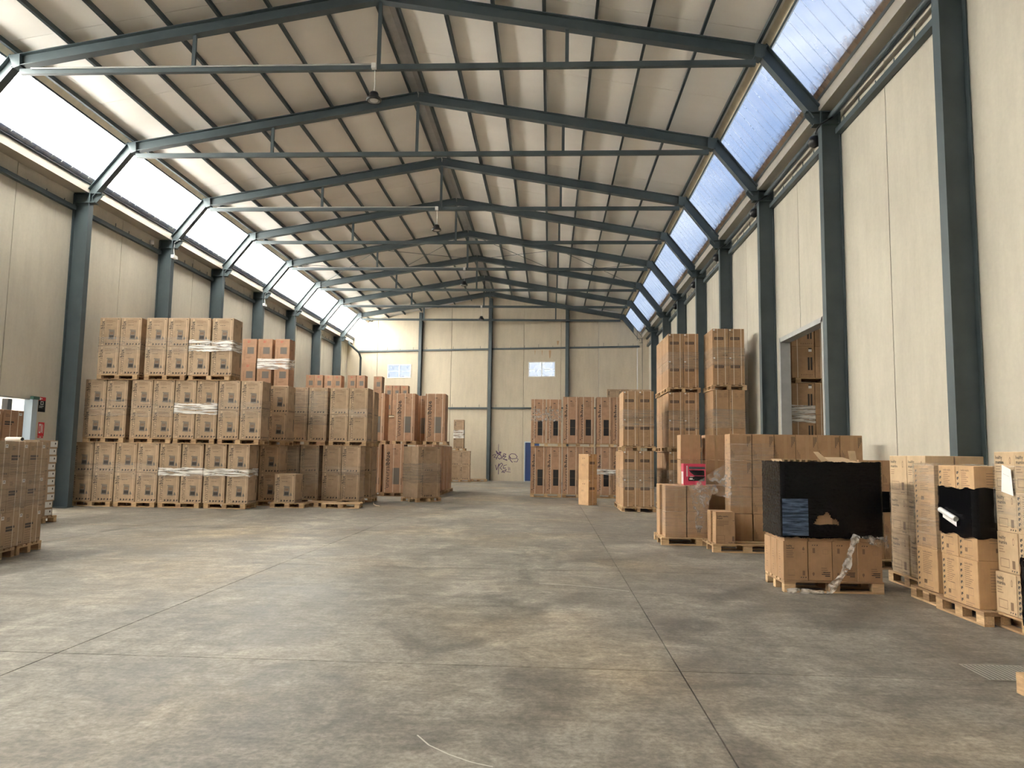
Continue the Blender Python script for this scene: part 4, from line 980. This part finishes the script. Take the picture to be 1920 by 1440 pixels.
# ---- F: two loose cartons, turned
tf = math.radians(42)
for ly in (0, 1): carton('barbox', 1.29, 25.26, ly*.852, '%s of two loose stacked cartons standing on bare floor' % ('lower one', 'upper one')[ly], 'two loose stacked cartons', tf)
# ---- G: wrapped bar-print stacks
def gstack(ph, x, y, ntier, rows, kinds=None, seed=0, h=.83, gap_=1.28, filmz=(.55, 1.1)):
    TN = TIER2 if ntier == 2 else TIER3
    for t in range(ntier):
        z0 = t*(PH+2*h+.004)
        for r_ in range(rows[t]):
            yy = y+r_*gap_
            pallet(x+.47, yy+.62, z0, '%s, %s-tier pallet, %s' % (ph, TN[t], ('front row', 'second row')[r_]), 'pallets of the %s' % ph, 1.24, 1.02, PI/2)
            for c_ in (0, 1):
                for d_ in (0, 1):
                    if c_ and (r_ or d_): continue
                    for ly in (0, 1):
                        kk = (kinds or {}).get(t, 'bar')
                        front(kk, x+.005+c_*.465, yy+.01+d_*.61, z0+PH+ly*(h+.001), '%s, %s tier, %s, %s row, %s layer' % (ph, TN[t], ('doorway-side column', 'wall-side column')[c_], ORD[r_*2+d_], LAY2[ly]), 'cartons of the %s' % ph)
            film_ring('clear film belt on the %s, %s tier, %s' % (ph, TN[t], ('front', 'rear')[r_]), x, x+.93, yy, yy+1.23, z0+PH+filmz[0], z0+PH+filmz[1], FILMD if r_ == 0 else FILM, seed+t*3+r_)
gstack('two-tier wrapped stack by the aisle', 2.20, 22.45, 2, (2, 1), seed=20)
gstack('three-tier wrapped stack', 3.60, 22.70, 3, (1, 1, 2) if False else (2, 2, 2), seed=40)
gstack('three-tier stack against the wall', 4.74, 21.75, 3, (1, 1, 1), {1: 'vertbar'}, 60)
# ---- H: four-high wall of square cartons
SH = .4835
GH = 'square cartons of the low wall'
pallet(3.44, 13.66, 0, 'half-cleared pallet with one small carton at its front', 'pallets of the square cartons', 1.2, 1.0)
pallet(4.64, 13.98, 0, 'pallet under the middle of the square carton wall', 'pallets of the square cartons', 1.1, .6)
pallet(5.30, 13.98, 0, 'pallet under the wall end of the square cartons', 'pallets of the square cartons', .78, .6)
ROWN = ('lowest', 'second', 'third', 'top')
for c_, x in enumerate((3.29, 3.70, 4.10, 4.49, 4.885, 5.285)):
    for ly in range(4):
        x = x + R.uniform(-.008, .008)
        kk = 'square' if (ly >= 2 or c_ % 2) else 'squareplain'
        front(kk, x, 13.75+(.0 if c_ < 2 else .02), PH+ly*SH, 'square taped carton, %s row, column %s from the torn film' % (ROWN[ly], ORD[c_]), GH)
film_ring('clear film over the square carton wall beside the torn sheet', 3.29, 4.10, 13.75, 14.15, .75, 1.9, FILM, 70)
pallet(2.80, 14.58, 0, 'pallet under the low corner cartons in torn film', 'pallets of the square cartons', 1.42, 1.0)
for c_, x in enumerate((2.17, 2.575)):
    for ly in (0, 1): front('squareplain', x, 14.10, PH+ly*SH, 'low corner carton under the red printer box, %s column, %s row' % (('outer', 'inner')[c_], ROWN[ly]), 'low corner cartons')
for ly in (0, 1): front('squareplain', 2.13, 14.56, PH+ly*SH, 'outer rear corner carton behind the low ones, %s row' % ROWN[ly], 'rear corner cartons')
for c_, x in enumerate((2.54, 3.02)):
    for ly in range(4): front('squareplain', x, 14.56, PH+ly*SH, 'blank taped carton in the corner column, %s column, %s row' % (('outer', 'inner')[c_], ROWN[ly]), 'rear corner cartons')
film_ring('clear film round the low corner cartons', 2.17, 2.97, 14.10, 14.95, .18, 1.12, FILM, 71)
# printer box
pb = thing('printer_box', 'red printed box with a black printer picture on top of low cartons', 'box', (2.725, 14.28, PH+2*SH+.002))
f = MB(); f.box(-.205, .205, -.12, .12, 0, .40, PINK); f.build('carton_body', pb)
A_ = Art(.41, .24, .40); A_.poly([(.10, .30), (.40, .30), (.40, .345), (.10, .345)], STEEL); A_.poly([(.10, .28), (.39, .28), (.39, .18), (.20, .18), (.13, .24)], BLACKP); A_.rect(.12, .39, .26, .27, WHITEP)
A_.poly([(.09, .08), (.39, .08), (.40, .17), (.21, .17), (.19, .155), (.09, .155)], BLACKP); A_.k = 1; A_.rect(.11, .17, .10, .135, WHITEP); A_.rect(.18, .195, .095, .11, WHITEP); A_.rect(.055, .075, .16, .36, WHITEP); A_.rect(.12, .18, .155, .165, WHITEP)
A_.mb.build('surface_print', pb)
f = MB(); f.box(-.2065, -.2052, -.1, .1, .02, .25, WHITEP); f.build('side_label', pb)
# small cartons on the half-cleared pallet
KS = KINDS['smallbox']
front('smallbox', 2.90, 13.19, PH, 'small carton standing alone at the front of the half-cleared pallet', 'small cartons on the half-cleared pallet')
front('smallbox', 2.87, 13.48, PH, 'second small carton hidden close behind the small front carton', 'small cartons on the half-cleared pallet')
# torn film sheet hanging from the square cartons
def sheet(name, label, P, mat, nu=24, nv=14, amp=.012, seed=1):
    r = random.Random(seed); a, b_, c_, d_ = [Vector(p) for p in P]; vs = []; fs = []
    for i in range(nu+1):
        for j in range(nv+1):
            u, v = i/nu, j/nv; p = (a*(1-u)+b_*u)*(1-v)+(d_*(1-u)+c_*u)*v
            p += Vector((r.uniform(-amp, amp), r.uniform(-amp, amp)*1.2, r.uniform(-amp, amp))); vs.append(p)
    for i in range(nu):
        for j in range(nv): k = i*(nv+1)+j; fs.append((k, k+1, k+nv+2, k+nv+1))
    mb = MB(); mb.add(vs, fs, mat); o = mb.build(name, smooth=True); tag(o, label, 'plastic wrap'); return o
sheet('torn_film', 'triangular torn film sheet stretched to the square carton wall', [(3.30, 13.70, 1.60), (2.58, 14.02, 1.08), (3.02, 13.99, .95), (3.30, 13.70, .90)], FILMT, 22, 12, .010, 3)
sheet('torn_film', 'ragged film flap hanging down below the red printer box', [(2.60, 14.04, 1.08), (3.05, 14.02, 1.08), (2.80, 14.02, .26), (2.74, 14.03, .26)], FILMT, 20, 18, .012, 4)
# ---- K: pallet wrapped in black film
KX, KY, KH = 2.89, 9.42, .4765
pallet(3.49, 9.82, 0, 'pallet under the black-wrapped cartons in the open floor', 'pallets near the camera')
for ly in range(3):
    for c_ in range(4):
        for d_ in range(3):
            if 0 < c_ < 3 and d_: continue
            kk = 'fryer' if (c_ == 0 and ly == 0) or ly > 0 else 'fryerturned'
            front(kk, KX+c_*.298+(.03 if ly else 0)*(0 if c_ == 3 else 1)*.4, KY+.005+d_*.268, PH+ly*KH, 'carton of the black-wrapped pallet, %s row, column %s, depth %s' % (ROWN[ly], ORD[c_], ORD[d_]), 'cartons on the black-wrapped pallet')
hx, hz = 3.40, .93
def tear(x, y, z):
    if y > 9.5: return False
    dx = (x-hx)/.155; dz = z-.845
    return abs(dx) < 1 and -.015 < dz < .135*(1-abs(dx))**.8+.02*math.sin(dx*9)
film_ring('glossy black film wrapped tightly round the cartons, torn open low down', KX, KX+1.19, KY, KY+.80, .665, 1.60, FILMK, 80, .022, .0028, .012, name='black_film', hole=tear, dn=.016)
f = MB(); vs = []; r_ = random.Random(5)
for i in range(9):
    for j in range(13): vs.append((2.875+.315*i/8, KY-.030+r_.uniform(-.002, .002), .69+.45*j/12))
f.add(vs, [(i*13+j, i*13+j+1, (i+1)*13+j+1, (i+1)*13+j) for i in range(8) for j in range(12)], FILMB)
tag(f.build('film_patch', smooth=True), 'shiny bluish square film patch on the black wrap', 'plastic wrap')
# clear film rag hanging from the black wrap to the floor
def atY(px, py, Y):
    d = fwd + rt*((px-960)/FPX) - up*((py-720)/FPX); t = Y/d.y; return Vector((0, 0, EYE)) + d*t
path = [(1606, 1003), (1600, 1018), (1592, 1040), (1588, 1060), (1578, 1080), (1564, 1096), (1550, 1108)]
pts = [atY(x, y, 9.34) for x, y in path]; pts[-1].z = .02; pts.append(Vector((pts[-1].x-.25, 9.33, .018))); pts.append(Vector((pts[-1].x-.22, 9.36, .014)))
r_ = random.Random(8); vs = []; fine_ = []
for a, b_ in zip(pts, pts[1:]):
    for k in range(6): fine_.append(a.lerp(b_, k/6))
fine_.append(pts[-1]); nn = len(fine_)
for i, p in enumerate(fine_):
    w = .040+.012*math.sin(i*.45)+r_.uniform(-.006, .006); dd = (fine_[min(i+1, nn-1)]-fine_[max(0, i-1)]).normalized(); s_ = dd.cross(Vector((0, 1, 0))).normalized()
    for j in range(7):
        t = j/6-.5; q = p + s_*w*2*t + Vector((0, -.012*math.cos(t*9+i*.8)-.01+r_.uniform(-.006, .006), 0)); q.z = max(q.z, .004); vs.append(q)
f = MB(); f.add(vs, [(i*7+j, i*7+j+1, (i+1)*7+j+1, (i+1)*7+j) for i in range(nn-1) for j in range(6)], FILMR)
tag(f.build('film_rag', smooth=True), 'twisted clear film rag trailing from the black wrap to the floor', 'plastic wrap')
sheet('film_rag', 'bunched clear film gathered at the lower edge of the black wrap', [(3.80, 9.36, .70), (4.12, 9.36, .70), (4.12, 9.33, .575), (3.90, 9.32, .60)], FILMT, 16, 8, .016, 6)
# cardboard scraps on top
def flap(label, pts4, mat=KRAFT_PALE):
    f = MB(); P_ = [Vector(p) for p in pts4]; nr = (P_[1]-P_[0]).cross(P_[2]-P_[0]).normalized()*.004
    f.add([p for p in P_]+[p+nr for p in P_], [(0, 1, 2, 3), (7, 6, 5, 4), (0, 4, 5, 1), (1, 5, 6, 2), (2, 6, 7, 3), (3, 7, 4, 0)], mat)
    tag(f.build('cardboard_scrap'), label, 'cardboard', 'cardboard scraps on the black wrap')
zt_ = PH+3*KH
flap('raised narrow cardboard flap leaning on the black-wrapped pallet top', [(3.40, 9.50, 1.60), (3.50, 9.50, 1.60), (3.40, 9.60, 1.72), (3.34, 9.60, 1.72)])
flap('upright pale cardboard flap on the black-wrapped pallet top', [(3.80, 9.62, 1.60), (3.89, 9.62, 1.585), (3.875, 9.64, 1.74), (3.785, 9.64, 1.74)])
flap('low bent cardboard sheet between the flaps on the black-wrapped pallet', [(3.50, 9.5, 1.592), (3.86, 9.5, 1.592), (3.80, 9.85, 1.655), (3.56, 9.85, 1.655)])
flap('flat cardboard sheet over the wall-side end of the black-wrapped pallet', [(3.84, 9.45, 1.582), (4.10, 9.45, 1.580), (4.12, 10.15, 1.60), (3.84, 10.15, 1.61)], KRAFT)
cz = thing('cardboard_tray', 'slotted cardboard tray edge on the black-wrapped pallet top', 'cardboard', (3.15, 9.72, zt_+.002))
f = MB(); f.box(-.24, .24, -.22, .22, 0, .008, KRAFT_RED); f.box(-.24, .24, -.22, .22, .042, .050, KRAFT_PALE)
for q in range(7): f.box(-.23+q*.072, -.20+q*.072, -.21, .21, .008, .042, KRAFT_PALE)
f.build('tray_body', cz)
# ---- M: darker stack between the black wrap and the wrapped row
pallet(5.25, 11.95, 0, 'pallet of the dark gap stack behind the black wrap', 'pallets near the camera', 1.1)
for c_ in range(3):
    for ly in range(4): front('brown', 4.72+c_*.345, 11.60, PH+ly*.3715, 'brown carton in the gap behind the black wrap, %s row, column %s' % (ROWN[ly], ORD[c_]), 'brown gap cartons')
film_ring('black film belt round the brown gap cartons', 4.72, 5.75, 11.60, 12.0, .85, 1.16, FILMK, 84, name='black_film')
# ---- N/O: tall pale stack behind the row
pallet(5.02, 10.0, 0, 'pallet under the pale hazy-wrapped stack', 'pallets near the camera', 1.05, .78, PI/2)
for c_ in (0, 1):
    for d_ in (0, 1):
        for ly in range(3): side('tanside', 4.66+d_*.36, 9.49+c_*.49-.0, PH+ly*.5165, 'pale carton behind the camera-side row, %s row, %s side, %s' % (ROWN[ly], ('near', 'far')[c_], ('hall face', 'wall face')[d_]), 'pale hazy-wrapped cartons')
film_ring('hazy glossy film round the pale cartons behind the row', 4.66, 5.37, 9.49, 10.47, .15, 1.32, FILMD, 86)
# ---- P and Q: symbol-strip cartons facing the hall
pallet(4.77, 8.97, 0, 'pallet under the film-covered symbol-strip column', 'pallets near the camera', .72, .82, PI/2)
for ly in range(3): side('symbolw', 4.38, 8.74, PH+ly*.479, 'symbol-strip carton covered in film, %s row' % ROWN[ly], 'film-covered symbol-strip cartons')
film_ring('wrinkled clear film over the symbol-strip column', 4.38, 4.99, 8.74, 9.21, .64, 1.60, FILMD, 88)
pallet(4.72, 8.19, 0, 'pallet under the cartons with the black film belt', 'pallets near the camera', .92, .82, PI/2)
for c_ in (0, 1):
    for ly in range(3): side('symbol', 4.33, 7.84+c_*.352, PH+ly*.479, 'symbol-strip carton of the black-belted pallet, %s column, %s row' % (('near', 'far')[c_], ROWN[ly]), 'black-belted symbol-strip cartons')
film_ring('black film belt with a rolled document on the symbol-strip cartons', 4.33, 4.945, 7.84, 8.54, .85, 1.35, FILMK, 90, .016, .003, .03, name='black_film', dn=.04)
dc = thing('rolled_document', 'white rolled document stuck on the black film belt', 'paper', (4.285, 8.28, 1.05))
f = MB(); f.tube([(0, .15, .05), (0, -.16, -.03)], .028, WHITE, 14, False); f.build('paper_roll', dc, smooth=True)
f = MB(); f.add([(.01, .12, .02), (.01, -.15, -.055), (.01, -.15, -.11), (.01, .12, -.03)], [(0, 1, 2, 3)], WHITE); f.build('paper_edge', dc)
# ---- R: pale cartons
pallet(4.88, 7.35, 0, 'pallet under the pale cartons with the stuck paper sheet', 'pallets near the camera', 1.08, .8, PI/2)
for c_ in range(3):
    for ly in range(4): side('mamba' if c_ == 2 or ly == 3 else 'mambas', 4.52-(.03 if ly == 0 else 0), 6.82+c_*.335, PH+ly*.3965, 'pale carton of the paper-sheet stack, %s column from the camera, %s row' % (ORD[c_], ROWN[ly]), 'pale cartons with the paper sheet')
film_ring('wrinkled clear film on the pale paper-sheet stack', 4.52, 5.03, 6.82, 7.83, 1.0, 1.60, FILMD, 92)
f = MB(); f.add([(4.497, 7.64, 1.60), (4.497, 7.50, 1.555), (4.493, 7.47, 1.30), (4.493, 7.66, 1.335)], [(0, 1, 2, 3)], WHITE); f.add([(4.4965, 7.62, 1.52), (4.4965, 7.53, 1.495), (4.4955, 7.53, 1.485), (4.4955, 7.62, 1.51)], [(0, 1, 2, 3)], INK3)
tag(f.build('paper_sheet'), 'white printed paper sheet stuck on the pale film-wrapped cartons', 'paper')
# ---- S: stack at the frame edge
pallet(3.72, 5.12, 0, 'pallet at the frame edge beside the floor grate', 'pallets near the camera', .95, .8, PI/2)
for c_ in (0, 1):
    for ly in (0, 1): side('mambas', 3.34, 4.84+c_*.335, PH+ly*.3965, 'carton at the frame edge under black film, %s column, %s row' % (('near', 'far')[c_], ROWN[ly]), 'cartons at the frame edge')
film_ring('black film on the cartons at the frame edge', 3.34, 3.85, 4.84, 5.51, .48, .95, FILMK, 94, name='black_film', dn=.04)
# ---- floor grate
gr_ = thing('floor_grate', 'dark slotted drain grate set in the floor beside the edge pallet', 'grate', (3.62, 6.10, 0))
f = MB(); f.box(-.30, .62, -.21, .21, -.0005, .0008, JOINT); f.build('drain_pit', gr_)
for q in range(26):
    f = MB(); f.box(-.285+q*.035, -.265+q*.035, -.20, .20, .001, .004, GRATE); f.build('grate_bar', gr_)
f = MB(); f.box(-.30, .62, -.212, -.2, .0, .004, GRATE); f.box(-.30, .62, .2, .212, 0, .004, GRATE); f.box(-.312, -.30, -.212, .212, 0, .004, GRATE); f.build('grate_rim', gr_)
# ---- L: stack at the doorway side
la = math.radians(12); lo_ = Vector((-8.20, 11.74)); ld = Vector((math.sin(la)*1.0, -math.cos(la)))   # runs toward the camera
ln = Vector((math.cos(la), math.sin(la)))
for q in range(2):
    pcn = lo_ + ld*(.40+.86*q) - ln*.42
    pallet(pcn.x, pcn.y, 0, 'pallet of the tag-labelled stack near the doorway, %s one' % ('far', 'near')[q], 'pallets near the doorway', .84, .8, la)
for c_ in range(3):
    for ly in range(3):
        p = lo_ + ld*(.30+.583*c_) - ln*(.27-(.02 if ly == 0 and c_ == 2 else 0))
        carton('bigbars', p.x, p.y, PH+ly*.526, 'tag-labelled carton near the doorway, %s column from the far end, %s row' % (ORD[c_], ROWN[ly]), 'tag-labelled cartons near the doorway', la+PI/2)
cl_ = lo_ + ld*.88 - ln*.27
film_ring('hazy film round the tag-labelled stack near the doorway', cl_.x-.26, cl_.x+.26, cl_.y-.88, cl_.y+.88, .72, 1.72, FILM, 96, .02, .004, .03, la, (cl_.x, cl_.y))
tb = thing('cardboard_core', 'white film roll with a dark end lying on the tag-labelled stack', 'roll', (-8.50, 11.25, PH+3*.526+.036))
f = MB(); f.tube([(-.12, .10, 0), (.22, -.02, 0)], .034, WHITE, 14); f.build('roll_body', tb, smooth=True)
f = MB(); f.tube([(.2195, -.0195, 0), (.226, -.0225, 0)], .026, BLACKP, 14); f.build('roll_end', tb)
# ---- L2: slim cartons with white labels
pallet(-11.45, 15.72, 0, 'dark pallet under the slim white-labelled cartons', 'pallets near the doorway', 1.0)
for c_ in (1,):
    for ly in range(10): front('slab', -11.875+c_*.455+R.uniform(-.02,.02), 15.42, PH+ly*.1655, 'slim carton with white labels, %s from bottom, %s column' % (ORD[ly], ('doorway', 'hall')[c_]), 'slim white-labelled cartons')
# ---- L3: tall stack behind
pallet(-10.92, 13.95, 0, 'pallet under the strapped stack before the bright doorway', 'pallets near the doorway', 1.25, .8, PI/2)
for c_, y in enumerate((13.60, 14.19)):
    for ly in range(4): carton('bigbarsb', -10.92, y, PH+ly*.556, 'strapped carton before the bright doorway, %s row, %s column' % (ROWN[ly], ('near', 'far')[c_]), 'cartons before the bright doorway', PI/2)
# ---- annex stack seen through the tall opening
for t in range(3):
    z0 = t*(PH+1.68+.004)
    pallet(7.30, 20.40, z0, '%s-tier pallet seen through the tall opening' % TIER3[t], 'pallets in the next hall', 1.5)
    for c_ in (0, 1, 2):
        for ly in (0, 1): front('annex', 6.42+c_*.615+.02*t, 20.02, z0+PH+ly*.8415, 'carton seen through the tall opening, %s tier, %s layer, column %s' % (TIER3[t], LAY2[ly], ORD[c_]), 'cartons in the next hall')
film_ring('bunched film on the middle-tier cartons beyond the tall opening', 6.42, 7.05, 20.02, 20.6, PH*2+1.684+.62, PH*2+1.684+1.1, FILMW, 97)
# ---- loose pallets and the single stove carton in front of the plain-faced block
pallet(-7.62, 21.75, 0, 'dark pallet with a single stove-print carton on it', 'loose pallets', 1.0)
front('stove', -8.02, 21.38, PH, 'single stove-print carton alone on a low dark pallet', 'loose carton')
pallet(-6.93, 22.3, 0, 'empty dark pallet beside the single stove-print carton', 'loose pallets', .9, .8)
pallet(-6.15, 21.95, 0, 'empty pale new pallet on the floor before the plain-faced block', 'loose pallets', 1.1, .8, .12)
f = MB(); f.tube([(-5.75, 24.2, .03), (-5.55, 23.4, .012), (-5.35, 22.9, .01), (-5.2, 22.75, .01)], .012, STRAP, 6); tag(f.build('loose_strap'), 'loose pale strap curling on the floor by the plain-faced block', 'strap')
